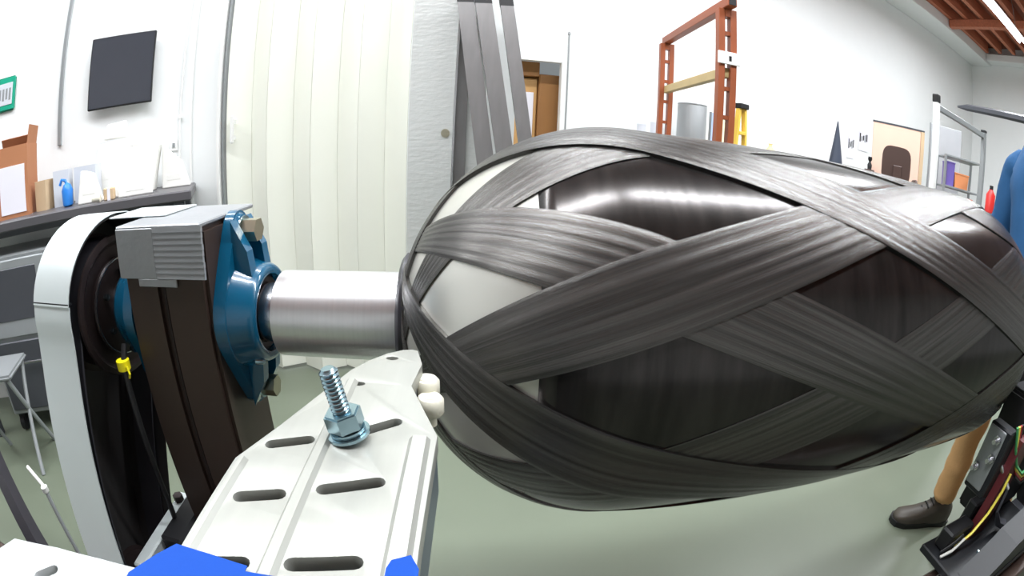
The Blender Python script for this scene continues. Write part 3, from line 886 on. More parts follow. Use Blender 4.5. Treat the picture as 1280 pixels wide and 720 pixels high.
# boss shafts turn with the vessel
sl0 = S0L - LD * QE - 0.008
obj('shaft_sleeve', MB().lathe([(-0.347, 0.030), (-0.347, 0.0635), (-0.3455, 0.0655), (sl0 - 0.002, 0.0655), (sl0 + 0.006, 0.0645)], 'x', 72), mat('satin_steel', (222, 222, 224), 0.3, 0.85, var=0.08, scale=8, stretch=(40, 1, 1)), vs_t, 35)
obj('drive_spindle', MB().lathe([(-0.84, 0.03), (-0.836, 0.034), (-0.376, 0.034), (-0.376, 0.046), (-0.348, 0.046)], 'x', 40), brushed, vs_t, 35)
sr0 = S0R + LD * QE + 0.008
obj('tail_shaft', MB().lathe([(sr0, 0.0645), (sr0 + 0.09, 0.0645), (sr0 + 0.092, 0.034), (1.52, 0.034), (1.522, 0.03)], 'x', 48), brushed, vs_t, 35)

# ---------------- headstock: twin tube post, bearings, tape
def flange_bearing(parent, sb_, dirn):
    """two bolt flange bearing: back face at s=sb_, facing dirn"""
    def X(a): return sb_ + dirn * a
    out = []
    # outline: hull of centre circle and two ears
    Rc, re, ze = 0.090, 0.030, 0.130
    ang = math.acos((Rc - re) / ze)
    for cz, r, t0, t1, n_ in ((ze, re, pi / 2 - ang, pi / 2 + ang, 10), (0, Rc, pi / 2 + ang, 3 * pi / 2 - ang, 14), (-ze, re, 3 * pi / 2 - ang, 3 * pi / 2 + ang, 10), (0, Rc, -pi / 2 + ang, pi / 2 - ang, 14)):
        for i in range(n_ + 1):
            t = t0 + (t1 - t0) * i / n_
            out.append((r * cos(t), cz + r * sin(t)))
    hs = MB().prism(out, 0.0, 0.022, lambda a, b, h: (X(h), a, b))
    es = [e for e in hs.bm.edges if all(abs(v.co.x - X(0.022)) < 1e-6 for v in e.verts)]
    bmesh.ops.bevel(hs.bm, geom=es, offset=0.006, segments=3, affect='EDGES')
    fb = obj('flange_bearing', hs, teal, parent, 35)
    # bulged body
    obj('housing', MB().lathe([(X(a), r) for a, r in ((0.012, 0.090), (0.024, 0.087), (0.038, 0.082), (0.048, 0.0785), (0.056, 0.0765), (0.061, 0.073), (0.063, 0.068), (0.061, 0.061), (0.045, 0.059), (0.03, 0.058))], 'x', 56), teal, fb, 40)
    obj('bearing_insert', MB().lathe([(X(a), r) for a, r in ((0.03, 0.0585), (0.050, 0.0585), (0.052, 0.055), (0.050, 0.047), (0.046, 0.046), (0.046, 0.035))], 'x', 48), castiron, fb, 35)
    obj('lock_collar', MB().lathe([(X(a), r) for a, r in ((0.044, 0.036), (0.044, 0.044), (0.064, 0.044), (0.066, 0.042), (0.066, 0.036))], 'x', 48), castiron, fb, 35)
    for sz in (1, -1):
        bo_ = obj('bolt', MB().cyl((X(0.026), 0, sz * ze), (X(0.050), 0, sz * ze), 0.0185, 6), yzinc, fb)
        obj('washer', MB().cyl((X(0.022), 0, sz * ze), (X(0.0258), 0, sz * ze), 0.022, 24), zinc, fb, 35)
        # rib from ear to body
        obj('rib', MB().prism([(0.020, 0.150), (0.046, 0.105), (0.052, 0.06), (0.020, 0.06)], -0.010, 0.010, lambda a, b, h: (X(a) - 0.0 * dirn, h + 0.024, sz * b)), teal, fb)
        obj('rib', MB().prism([(0.020, 0.150), (0.046, 0.105), (0.052, 0.06), (0.020, 0.06)], -0.010, 0.010, lambda a, b, h: (X(a), h - 0.030, sz * b)), teal, fb)
    obj('grease_nipple', MB().lathe([(X(0.045), 0.004), (X(0.045), 0.0065), (X(0.056), 0.005), (X(0.060), 0.002)], 'x', 10, (0, -0.05, -0.062)), zinc, fb, 40)
    return fb
SP0, SPM, SP1 = -0.602, -0.520, -0.431
Y0, Y1 = -0.092, 0.058
TOPZ = 0.155
hs_ = mthing('headstock_post', 'dark brown twin tube post carrying teal bearings and silver tape', 'machine post', (-0.516, -0.017, FL))
for a, b in ((SP0, SPM - 0.002), (SPM + 0.002, SP1)):
    obj('post_tube', MB().box((a, Y0, FL + 0.012), (b, Y1, TOPZ - 0.004), 0.007, seg=2), brown_steel, hs_, 35)
obj('weld_seam', MB().box((SPM - 0.0025, Y0 + 0.006, FL + 0.012), (SPM + 0.0025, Y1 - 0.006, TOPZ - 0.004)), castiron, hs_)
obj('base_plate', MB().box((SP0 - 0.08, Y0 - 0.08, FL), (SP1 + 0.08, Y1 + 0.1, FL + 0.012), 0.002), brown_steel, hs_)
cap_t = obj('tape_cap', MB().box((SP0 - 0.004, Y0 - 0.003, TOPZ - 0.004), (SP1 - 0.002, Y1 + 0.03, TOPZ + 0.003), 0.002), duct, hs_)
obj('tape_front', MB().box((SP0 - 0.004, Y0 - 0.0045, 0.078), (SPM - 0.003, Y0 - 0.0005, TOPZ - 0.001), 0.001), duct, hs_)
obj('tape_side', MB().box((SP0 - 0.0045, Y0 - 0.003, 0.085), (SP0 - 0.0005, Y1, TOPZ - 0.001), 0.001), duct, hs_)
for i in range(9):
    z1 = TOPZ - 0.001 - i * 0.0085
    obj('tape_ridge', MB().prism([(0, 0), (-0.0042, 0.001), (-0.0052, -0.0072), (0, -0.0082)], SPM - 0.0035 + 0.0, SP1 + 0.0015 - 0.0004 * (i % 3), lambda a, b, h: (h, Y0 + 0.0005 + a, z1 + b)), duct, hs_)
obj('tape_tail', MB().box((SPM - 0.045, Y0 - 0.0045, 0.066), (SPM + 0.035, Y0 - 0.0006, 0.0788), 0.001), duct, hs_)
flange_bearing(hs_, SP1, 1)
flange_bearing(hs_, SP0, -1)

# ---------------- pulley, belt, guard
py = mthing('drive_pulley', 'dark cast pulley with bright rim inside the white belt guard', 'pulley', (-0.735, 0, 0))
obj('wheel', MB().lathe([(-0.782, 0.034), (-0.782, 0.125), (-0.778, 0.130), (-0.774, 0.118), (-0.712, 0.118), (-0.708, 0.130), (-0.704, 0.128), (-0.702, 0.118), (-0.708, 0.11), (-0.709, 0.034)], 'x', 72), castiron, py, 35)
obj('hub_plate', MB().lathe([(-0.709, 0.034), (-0.700, 0.034), (-0.696, 0.083), (-0.697, 0.086), (-0.709, 0.088)], 'x', 64), castiron, py, 35)
obj('bright_rim', MB().lathe([(-0.7005, 0.0855), (-0.6955, 0.0865), (-0.6955, 0.0885), (-0.7005, 0.0895), (-0.7005, 0.0855)], 'x', 72), brushed, py, 35)
for k in range(6):
    t = pi / 6 + k * pi / 3
    obj('bolt', MB().cyl((-0.697, 0.062 * cos(t), 0.062 * sin(t)), (-0.690, 0.062 * cos(t), 0.062 * sin(t)), 0.006, 6), zinc, py)
ZM = -0.56
bl = MB()
rows = []
def loop(r):
    L = [(r * cos(t), r * sin(t)) for t in [pi * i / 20 for i in range(21)]]
    L += [(-0.2 + 0.082 / 0.122 * r * cos(t), ZM + 0.082 / 0.122 * r * sin(t)) for t in [pi + pi * i / 20 for i in range(21)]]
    return L
lo_, li_ = loop(0.1245), loop(0.1195)
def ringband(x0, x1, la, lb):
    m_ = MB()
    n_ = len(la)
    V = [[m_.bm.verts.new((x, p[0], p[1])) for p in L_] for x, L_ in ((x0, la), (x1, la), (x1, lb), (x0, lb))]
    for q in range(4):
        a, b = V[q], V[(q + 1) % 4]
        for i in range(n_):
            j = (i + 1) % n_
            m_.bm.faces.new((a[i], a[j], b[j], b[i]))
    return m_
mobj('drive_belt', ringband(-0.772, -0.714, lo_, li_), black_rubber, (-0.743, -0.2, ZM - 0.09), 'wide black drive belt hanging from the pulley to the motor', 'belt', 50)
mt = mthing('drive_motor', 'dark drive motor on a bracket at the foot of the guard', 'motor', (-0.70, -0.2, FL))
obj('motor_pulley', MB().lathe([(-0.78, 0.02), (-0.78, 0.088), (-0.775, 0.079), (-0.711, 0.079), (-0.706, 0.088), (-0.706, 0.02)], 'x', 48, (0, -0.2, ZM)), castiron, mt, 35)
obj('motor_body', MB().lathe([(-0.700, 0.03), (-0.698, 0.085), (-0.69, 0.092), (-0.50, 0.092), (-0.49, 0.08), (-0.488, 0.03)], 'x', 40, (0, -0.2, ZM)), black_m, mt, 35)
obj('pedestal', MB().box((-0.69, -0.29, FL), (-0.50, -0.11, ZM - 0.07), 0.006), dgrey_m, mt)
obj('mount_plate', MB().box((-0.70, -0.26, ZM + 0.093), (-0.55, -0.02, ZM + 0.105), 0.003), black_m, mt)
obj('tension_bar', MB().box((-0.695, -0.24, ZM + 0.105), (-0.665, 0.0, ZM + 0.135), 0.004), sheet, mt)
obj('tension_bolt', MB().cyl((-0.68, -0.03, ZM + 0.135), (-0.68, -0.03, ZM + 0.15), 0.012, 6), castiron, mt)
obj('block', MB().box((-0.66, -0.16, ZM + 0.104), (-0.605, -0.02, ZM + 0.15), 0.006), black_m, mt)

gd = mthing('belt_guard', 'white sheet metal belt guard curving over the drive pulley', 'guard', (-0.75, -0.1, FL))
GR = 0.166
def gpath(r):
    L = []
    # front leg leans towards the camera going down
    for z, y in ((-0.60, -0.325), (-0.45, -0.278), (-0.30, -0.238), (-0.20, -0.212), (-0.12, -0.191), (-0.06, -0.176), (-0.02, -0.1685)):
        L.append((y - (r - GR), z))
    upper = []
    for i in range(17):
        t = pi - pi * 0.5 * i / 16
        upper.append((r * cos(t) * 1.0, max(0.045, 0) * 0 + r * sin(t)))
    for i in range(1, 9):
        t = pi / 2 - pi * 0.5 * i / 8
        upper.append((r * cos(t), r * sin(t)))
    back = [(0.07 + (r - GR), -0.15), (0.012 + (r - GR), -0.3), (-0.085 + (r - GR), -0.5), (-0.11 + (r - GR), -0.6)]
    return L, upper, back
SG0, SG1 = -0.805, -0.692
def strip(po, pi_, s0, s1):
    m_ = MB()
    V = [[m_.bm.verts.new((s, p[0], p[1])) for p in L_] for s, L_ in ((s0, po), (s1, po), (s1, pi_), (s0, pi_))]
    for q in range(4):
        a, b = V[q], V[(q + 1) % 4]
        for i in range(len(po) - 1):
            m_.bm.faces.new((a[i], a[i + 1], b[i + 1], b[i]))
    for i in (0, len(po) - 1):
        m_.bm.faces.new([V[q][i] for q in range(4)])
    return m_
Lo, Uo, Bo = gpath(GR)
Li, Ui, Bi = gpath(GR - 0.0025)
# split at the seam z ~ 0.055
cut = 5
obj('front_strip', strip(Lo + Uo[:4], Li + Ui[:4], SG0, SG1), sheet, gd, 40)
Uo2 = [(a * 1.012, b * 1.012) for a, b in Uo[3:]]
Ui2 = [(a * 1.003, b * 1.003) for a, b in Uo[3:]]
obj('top_strip', strip(Uo2, Ui2, SG0, SG1 + 0.0), sheet, gd, 40)
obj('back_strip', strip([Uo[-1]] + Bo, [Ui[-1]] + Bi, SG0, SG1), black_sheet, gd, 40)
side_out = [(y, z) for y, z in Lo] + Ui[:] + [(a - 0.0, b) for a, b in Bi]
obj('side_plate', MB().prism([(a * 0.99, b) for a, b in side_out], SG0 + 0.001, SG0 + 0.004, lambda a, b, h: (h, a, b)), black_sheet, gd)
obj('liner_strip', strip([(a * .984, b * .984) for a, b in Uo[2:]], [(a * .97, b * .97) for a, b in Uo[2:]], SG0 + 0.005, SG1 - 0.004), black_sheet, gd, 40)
obj('seam', MB().box((SG0 + 0.0005, -0.1598, 0.0510), (SG1 - 0.0005, -0.150, 0.0535)), black_m, gd)
obj('support_leg', MB().box((SG0 + 0.01, -0.15, FL), (SG0 + 0.05, -0.12, -0.6), 0.003), dgrey_m, gd)
obj('support_leg', MB().box((SG0 + 0.01, -0.315, FL), (SG0 + 0.05, -0.29, -0.59), 0.003), dgrey_m, gd)
obj('tie_plate', MB().box((SG1 - 0.001, -0.02, TOPZ + 0.0035), (SP0 + 0.05, 0.085, TOPZ + 0.0065), 0.001), sheet, gd)

hc_ = mthing('black_cable', 'black cable with a yellow tie hanging beside the post', 'cable', (-0.62, -0.115, -0.5))
obj('cord', MB().tube([(-0.625, -0.10, -0.03), (-0.622, -0.118, -0.06), (-0.623, -0.12, -0.2), (-0.635, -0.11, -0.36), (-0.66, -0.09, -0.43)], 0.006, 10), black_m, hc_, 60)
obj('yellow_tie', MB().lathe([(-0.066, 0.010), (-0.066, 0.0125), (-0.05, 0.0125), (-0.05, 0.010)], 'z', 18, (-0.622, -0.118, 0)).tube([(-0.612, -0.122, -0.06), (-0.602, -0.13, -0.056), (-0.598, -0.132, -0.066), (-0.603, -0.13, -0.074)], 0.002, 6), yellow_tie, hc_, 40)

# ---------------- tailstock bracket clamped to the bed
ts = mthing('tailstock_bracket', 'dark tailstock bracket rising from the bed to the far shaft', 'machine bracket', (1.43, -0.3, -0.461))
obj('plate', MB().prism([(-0.46, -0.447), (-0.31, -0.447), (-0.08, -0.16), (0.10, -0.15), (0.11, 0.14), (-0.11, 0.14), (-0.13, -0.02), (-0.40, -0.36)], 1.44, 1.465, lambda a, b, h: (h, a, b)), black_m, ts)
obj('foot_clamp', MB().box((1.40, -0.49, -0.461), (1.505, -0.305, -0.447), 0.003), dgrey_m, ts)
flange_bearing(ts, 1.465, 1)

# ---------------- feed arm: slotted aluminium plate with stud and rollers
ZT = 0.060
fa = mthing('feed_arm', 'slotted aluminium feed arm pointing at the vessel with upright stud', 'machine arm', (-0.145, -0.5, 0.0))
outer = [(-0.212, -0.64), (-0.2122, -0.531), (-0.212, -0.4366), (-0.193, -0.389), (-0.160, -0.2935), (-0.147, -0.272), (-0.133, -0.256), (-0.1200, -0.2475), (-0.1110, -0.2455), (-0.1060, -0.2480), (-0.099, -0.276), (-0.1035, -0.3176), (-0.0766, -0.39), (-0.0795, -0.50), (-0.0805, -0.64)]
slots = [((-0.192, -0.415), (-0.167, -0.405)), ((-0.193, -0.474), (-0.169, -0.466)), ((-0.1415, -0.456), (-0.1095, -0.4445)), ((-0.1435, -0.5205), (-0.1115, -0.513)), ((-0.134, -0.392), (-0.108, -0.374)), ((-0.196, -0.534), (-0.172, -0.527))]
holes = [stadium(p, q, 0.0058) for p, q in slots]
for hx, hy, hr in ((-0.148, -0.318, 0.0042), (-0.1275, -0.266, 0.0045)):
    holes.append([(hx + hr * 1.5 * cos(2 * pi * i / 14), hy + hr * sin(2 * pi * i / 14)) for i in range(14)])
obj('plate', curve_mesh('plate', outer, holes, ZT - 0.014, ZT, 0.0008), alu, fa, 30)
def inset_rib(name, x0a, x1a, y0, y1, x0b, x1b, h=0.0032):
    m_ = MB()
    e = 0.003
    m_.quadgrid([[(x0a, y0, ZT - 0.0002), (x0a + e, y0, ZT + h), (x1a - e, y0, ZT + h), (x1a, y0, ZT - 0.0002)],
                 [(x0b, y1, ZT - 0.0002), (x0b + e, y1, ZT + h), (x1b - e, y1, ZT + h), (x1b, y1, ZT - 0.0002)]])
    return obj(name, m_, alu, fa)
inset_rib('raised_rib', -0.1625, -0.1495, -0.635, -0.315, -0.1600, -0.1490)
inset_rib('raised_rib', -0.2105, -0.2015, -0.635, -0.437, -0.2105, -0.2015)
inset_rib('raised_rib', -0.0985, -0.0830, -0.635, -0.395, -0.0955, -0.0800)
# lower body of the extrusion with its grey side
body_out = [(-0.205, -0.64), (-0.205, -0.45), (-0.185, -0.40), (-0.15, -0.31), (-0.112, -0.325), (-0.0770, -0.392), (-0.0800, -0.64)]
skirt_m = mat('slate_grey_side', (96, 106, 116), 0.4, 0.4, var=0.1)  # sides coloured darker than the plate top
obj('side_skirt', MB().prism([(-0.0885, -0.64), (-0.0855, -0.400), (-0.0768, -0.3905), (-0.0795, -0.50), (-0.0805, -0.64)], ZT - 0.052, ZT - 0.0142), skirt_m, fa)
obj('side_skirt', MB().prism([(-0.21, -0.64), (-0.21, -0.44), (-0.205, -0.44), (-0.205, -0.64)], ZT - 0.052, ZT - 0.0142), skirt_m, fa)
obj('slot_shade_web', MB().prism([(-0.2045, -0.64), (-0.2045, -0.45), (-0.15, -0.31), (-0.112, -0.33), (-0.0865, -0.41), (-0.0890, -0.64)], ZT - 0.044, ZT - 0.040), dgrey_m, fa)  # dark grey web added below the plate to put shade into the slots
obj('tip_block', MB().prism([(-0.1200, -0.2500), (-0.1065, -0.2500), (-0.0997, -0.276), (-0.1040, -0.316), (-0.120, -0.316)], ZT - 0.030, ZT - 0.0142), trim_m, fa)
for k, (y, z) in enumerate(((-0.283, 0.040), (-0.302, 0.032))):
    rl = obj('roller', MB().lathe([(-0.009, 0.006), (-0.009, 0.0100), (-0.006, 0.0125), (0.006, 0.0125), (0.009, 0.0100), (0.009, 0.006)], 'z', 24, (-0.0945 + 0.005 * k, y, z)), white_plastic, fa, 40)
    obj('roller_pin', MB().cyl((-0.0945 + 0.005 * k, y, z - 0.02), (-0.0945 + 0.005 * k, y, z + 0.0095), 0.0058, 12), white_plastic, rl, 40)
bx, by = -0.138, -0.397
prof = []
z = ZT + 0.0045
rj = 0.0068
while z < ZT + 0.050:
    prof += [(z, rj - 0.0012), (z + 0.0011, rj), (z + 0.0019, rj)]
    z += 0.0031
prof = [(ZT - 0.03, rj - 0.001)] + prof + [(z, rj - 0.0013), (z + 0.0012, rj - 0.0022)]
sd = obj('stud', MB().lathe(prof, 'z', 28, (bx, by, 0)), zinc, fa, 25)
obj('washer', MB().lathe([(ZT + 0.0004, 0.008), (ZT + 0.0004, 0.0158), (ZT + 0.0026, 0.0158), (ZT + 0.0026, 0.008)], 'z', 36, (bx, by, 0)), zinc, sd, 35)
obj('lock_washer', MB().lathe([(ZT + 0.0030, 0.008), (ZT + 0.0030, 0.0130), (ZT + 0.0056, 0.0130), (ZT + 0.0056, 0.008)], 'z', 36, (bx, by, 0)), zinc, sd, 35)
nt_ = MB().cyl((bx, by, ZT + 0.006), (bx, by, ZT + 0.0195), 0.0140, 6)
bmesh.ops.bevel(nt_.bm, geom=[e for e in nt_.bm.edges if abs(e.verts[0].co.z - e.verts[1].co.z) < 1e-6], offset=0.0012, segments=2, affect='EDGES')
obj('nut', nt_, zinc, sd, 30)
# the stud leans a little to the left
piv = Vector((bx, by, ZT + 0.002)) - ORG[fa.name]
sd.matrix_local = Matrix.Translation(piv + Vector((0, 0, 0.0022))) @ Matrix.Rotation(R(-11), 4, 'Y') @ Matrix.Translation(-piv)
# carriage top plate beside the arm (white, with a slot)
wp = curve_mesh('carriage_plate', [(-0.348, -0.66), (-0.352, -0.600), (-0.341, -0.5755), (-0.30, -0.5635), (-0.262, -0.5560), (-0.2135, -0.5490), (-0.2135, -0.66)], [stadium((-0.299, -0.590), (-0.291, -0.580), 0.0045)], ZT - 0.012, ZT - 0.002, 0.0008)
cpl = mobj('carriage_plate', wp, mat('off_white_plate', (168, 171, 171), 0.4, 0.1, var=0.04), (-0.28, -0.62, ZT - 0.012), 'white carriage plate with a slot at the bottom left corner', 'plate', 30)
# blue tape pieces
def tape(pts, label, z0):
    m_ = MB().prism(pts, z0, z0 + 0.0006)
    return mobj('tape_strip', m_, painter, (pts[0][0], pts[0][1], z0), label, 'tape', None, 'blue tape strips on the feed arm')
tape([(-0.232, -0.560), (-0.2215, -0.5405), (-0.2130, -0.5285), (-0.19, -0.5290), (-0.1655, -0.5310), (-0.1655, -0.5350), (-0.130, -0.5330), (-0.124, -0.66), (-0.226, -0.66)], 'wide torn blue tape across the left of the feed arm', ZT + 0.0034)
tape([(-0.0935, -0.518), (-0.0915, -0.512), (-0.082, -0.5075), (-0.0772, -0.517), (-0.0775, -0.60), (-0.095, -0.60)], 'small blue tape corner at the right edge of the feed arm', ZT + 0.0034)
# carriage column that holds arm and plate, standing on the bed
cc_ = mthing('carriage_column', 'dark carriage column under the feed arm', 'machine column', (-0.15, -0.62, FL))
obj('column', MB().box((-0.20, -0.74, -0.42), (-0.09, -0.60, ZT - 0.0142), 0.004), dgrey_m, cc_)
obj('shoe', MB().box((-0.26, -0.80, -0.46), (-0.03, -0.36, -0.421), 0.004), dgrey_m, cc_)
obj('pedestal', MB().box((-0.24, -0.78, FL), (-0.05, -0.62, -0.461), 0.004), dgrey_m, cc_)

# ---------------- machine bed (long dark beam along the near side)
bd = mthing('machine_bed', 'long dark machine bed rail running along the near side', 'machine bed', (0.1, -0.4, FL))
obj('beam', MB().box((-2.3, -0.52, -0.62), (2.6, -0.335, -0.475), 0.006), brown_steel, bd)
obj('rail', MB().cyl((-2.3, -0.37, -0.4685), (2.6, -0.37, -0.4685), 0.0075, 12), brushed, bd, 40)
for x in (-2.0, 2.4):
    obj('leg', MB().box((x - 0.05, -0.45, FL), (x + 0.05, -0.35, -0.62), 0.004), brown_steel, bd)
lr = mthing('thin_rod_stand', 'thin pale rod with a bent top standing left of the guard', 'rod', (-1.15, -0.1, FL))
obj('stick', MB().tube([(-1.08, -0.16, FL), (-1.20, -0.08, -0.52)], 0.007, 8), grey_m, lr, 60)
obj('bent_tip', MB().tube([(-1.20, -0.08, -0.52), (-1.215, -0.075, -0.495), (-1.29, -0.06, -0.47)], 0.006, 8), white_m, lr, 60)
obj('joint', MB().lathe([(-0.014, 0.004), (-0.008, 0.012), (0.008, 0.012), (0.014, 0.004)], 'z', 12, (-1.205, -0.078, -0.508)), white_m, lr, 40)
db = mthing('dark_strut', 'dark strut slanting down at the lower left edge', 'strut', (-1.3, -0.12, FL))
obj('bar', MB().tube([(-1.62, -0.02, -0.42), (-1.13, -0.24, -0.60)], 0.03, 4), mat('strut_charcoal', (44, 42, 48), 0.5, 0.1), db)
obj('foot', MB().box((-1.17, -0.27, FL), (-1.10, -0.20, -0.60), 0.004), dgrey_m, db)

# ---------------- control carriage at the lower right
cdark = mat('charcoal_carriage', (26, 28, 32), 0.5, 0.1, var=0.2)
ec = mthing('control_carriage', 'dark control carriage with wires on the bed at lower right', 'machine carriage', (1.2, -0.36, -0.475))
obj('base_plate', MB().box((0.92, -0.48, -0.461), (1.39, -0.27, -0.44), 0.003), cdark, ec)
obj('slide_block', MB().box((0.95, -0.33, -0.439), (1.06, -0.285, -0.385), 0.005), black_m, ec)
obj('slide_block', MB().box((1.08, -0.30, -0.439), (1.14, -0.265, -0.36), 0.005), black_m, ec)
obj('maroon_channel', MB().prism([(1.07, -0.439), (1.15, -0.439), (1.17, -0.17), (1.095, -0.17)], -0.335, -0.312, lambda a, b, h: (a, h, b)), maroon, ec)
en = obj('enclosure', MB().box((1.16, -0.305, -0.439), (1.42, -0.20, -0.10), 0.008, seg=2), black_m, ec, 35)
obj('enclosure_lid', MB().box((1.17, -0.295, -0.0998), (1.41, -0.21, -0.09), 0.003), cdark, en)
mp_ = obj('motor_plate', MB().box((1.045, -0.311, -0.325), (1.085, -0.235, -0.152), 0.004), cdark, ec)
obj('face_plate', MB().box((1.039, -0.295, -0.31), (1.0445, -0.24, -0.158), 0.002), trim_m, mp_)
for x, y, z in ((1.035, -0.28, -0.18), (1.035, -0.285, -0.225), (1.035, -0.252, -0.262)):
    obj('plate_bolt', MB().cyl((x - 0.026, y, z), (x + 0.004, y, z), 0.006, 8).cyl((x - 0.006, y, z), (x + 0.0035, y, z), 0.011, 6), brushed, mp_)
obj('tie_rod', MB().cyl((1.075, -0.302, -0.235), (1.125, -0.345, -0.295), 0.007, 10), brushed, ec, 40)
obj('metal_bracket', MB().tube([(1.125, -0.345, -0.295), (1.13, -0.35, -0.36), (1.17, -0.36, -0.40), (1.22, -0.37, -0.42)], [0.006, 0.006, 0.012, 0.014], 4), dgrey_m, ec)
obj('cover', MB().prism([(0.95, -0.439), (1.36, -0.439), (1.36, -0.335), (1.10, -0.365)], -0.475, -0.40, lambda a, b, h: (a, h, b)), cdark, ec)
for x in (1.03, 1.12, 1.2):
    obj('cover_screw', MB().cyl((x, -0.399, -0.415), (x, -0.392, -0.415), 0.006, 8), zinc, ec)
def wire(col, pts):
    obj('wire', MB().tube(pts, 0.0042, 6), wire_m[col], ec, 60)
wire('yellow', [(0.985, -0.338, -0.425), (1.03, -0.345, -0.395), (1.075, -0.345, -0.35), (1.09, -0.345, -0.29), (1.10, -0.34, -0.25)])
wire('white', [(0.93, -0.335, -0.435), (0.96, -0.345, -0.42), (1.0, -0.345, -0.40)])
wire('black', [(0.94, -0.325, -0.432), (0.965, -0.338, -0.40), (0.985, -0.34, -0.385)])
for q, colr in enumerate(('green', 'yellow', 'red', 'black')):
    o_ = 0.013 * q
    wire(colr, [(1.065 + o_, -0.31, -0.14), (1.085 + o_, -0.325, -0.19 - o_), (1.12 + o_, -0.34, -0.235 - o_), (1.19 + o_, -0.345, -0.27 - o_), (1.30 + o_, -0.345, -0.27 - o_), (1.38, -0.31, -0.22)])

# ================================================================== THE PERSON at the right edge
def smoothstep(t): return t * t * (3 - 2 * t)
FAC = Vector((-0.94, 0.34, 0)).normalized()        # facing
SID = Vector((0.34, 0.94, 0)).normalized()         # towards the person's right hand
PX = Vector((1.765, 0.895, 0))
def pp(f, s, z): return PX + FAC * f + SID * s + Vector((0, 0, z))
person = thing('person', 'person in blue sweatshirt and khaki trousers standing at the right edge', 'person', PX, 0)
def skinmesh(name, verts, edges, radii, m, lev=2, root=0):
    me = bpy.data.meshes.new(name)
    me.from_pydata([Vector(v) - PX for v in verts], edges, [])
    o = link(name, me, m, person)
    sk = o.modifiers.new('skin', 'SKIN')
    sk.use_smooth_shade = True
    lay = me.skin_vertices[0] if me.skin_vertices else None
    if lay is None:
        bm_ = bmesh.new(); bm_.from_mesh(me); bm_.verts.layers.skin.verify(); bm_.to_mesh(me); bm_.free()
        lay = me.skin_vertices[0]
    for i, r in enumerate(radii):
        lay.data[i].radius = r if isinstance(r, tuple) else (r, r)
        lay.data[i].use_root = (i == root)
    sb_ = o.modifiers.new('subd', 'SUBSURF')
    sb_.levels = sb_.render_levels = lev
    if name in ('trousers', 'sweatshirt'):
        tx = bpy.data.textures.new(name + '_folds', 'CLOUDS')
        tx.noise_scale = 0.09
        dp = o.modifiers.new('folds', 'DISPLACE')
        dp.texture = tx
        dp.strength = 0.03 if name == 'trousers' else 0.02
        dp.mid_level = 0.5
    return o
rank, lank = pp(0.03, 0.02, 0.08), pp(-0.12, -0.24, 0.08)
# body (skin): pelvis, spine, neck, arms with hands, legs
V = [pp(0, -0.08, 0.95), pp(0, -0.04, 1.15), pp(-0.01, 0, 1.35), pp(-0.02, -0.04, 1.47), pp(-0.05, -0.085, 1.57),
     pp(-0.01, 0.19, 1.42), pp(0.02, 0.25, 1.14), pp(0.24, 0.22, 1.00),
     pp(-0.01, -0.19, 1.42), pp(-0.02, -0.25, 1.14), pp(0.02, -0.26, 0.88),
     pp(0.02, 0.02, 0.86), pp(0.05, 0.02, 0.50), rank, pp(-0.02, -0.17, 0.86), pp(-0.02, -0.22, 0.50), lank]
E_ = [(0, 1), (1, 2), (2, 3), (3, 4), (2, 5), (5, 6), (6, 7), (2, 8), (8, 9), (9, 10), (0, 11), (11, 12), (12, 13), (0, 14), (14, 15), (15, 16)]
Rr_ = [0.12, 0.11, 0.12, 0.055, 0.05, 0.05, 0.04, 0.026, 0.05, 0.04, 0.026, 0.075, 0.052, 0.036, 0.075, 0.052, 0.036]
body = skinmesh('body', V, E_, Rr_, skin_m)
# sweatshirt
V = [pp(-0.01, -0.06, 0.90), pp(0, -0.06, 0.98), pp(0, -0.03, 1.15), pp(-0.01, 0, 1.33), pp(-0.01, 0, 1.44), pp(-0.025, -0.045, 1.50),
     pp(-0.01, 0.20, 1.41), pp(0.02, 0.265, 1.14), pp(0.21, 0.225, 1.015), pp(-0.01, -0.20, 1.41), pp(-0.02, -0.265, 1.14), pp(0.015, -0.265, 0.91), pp(-0.01, 0.11, 1.43), pp(-0.01, -0.11, 1.43)]
E_ = [(0, 1), (1, 2), (2, 3), (3, 4), (4, 5), (4, 12), (12, 6), (6, 7), (7, 8), (4, 13), (13, 9), (9, 10), (10, 11)]
Rr_ = [(0.17, 0.14), (0.165, 0.135), (0.165, 0.135), (0.175, 0.14), (0.11, 0.10), 0.062, 0.078, 0.06, 0.042, 0.078, 0.06, 0.042, 0.09, 0.09]
skinmesh('sweatshirt', V, E_, Rr_, knit, root=2)
# trousers, each leg with a rumpled hem
V = [pp(-0.01, -0.07, 0.97), pp(0, -0.07, 0.88), pp(0.02, 0.03, 0.80), pp(0.05, 0.025, 0.50), pp(0.035, 0.022, 0.30), pp(0.03, 0.02, 0.155), pp(0.03, 0.02, 0.115), pp(-0.02, -0.17, 0.80), pp(-0.02, -0.22, 0.50), pp(-0.1, -0.235, 0.16), pp(-0.11, -0.24, 0.115)]
E_ = [(0, 1), (1, 2), (2, 3), (3, 4), (4, 5), (5, 6), (1, 7), (7, 8), (8, 9), (9, 10)]
Rr_ = [(0.16, 0.13), (0.15, 0.13), 0.095, 0.070, 0.060, 0.070, 0.058, 0.095, 0.07, 0.064, 0.064]
skinmesh('trousers', V, E_, Rr_, khaki, root=1)
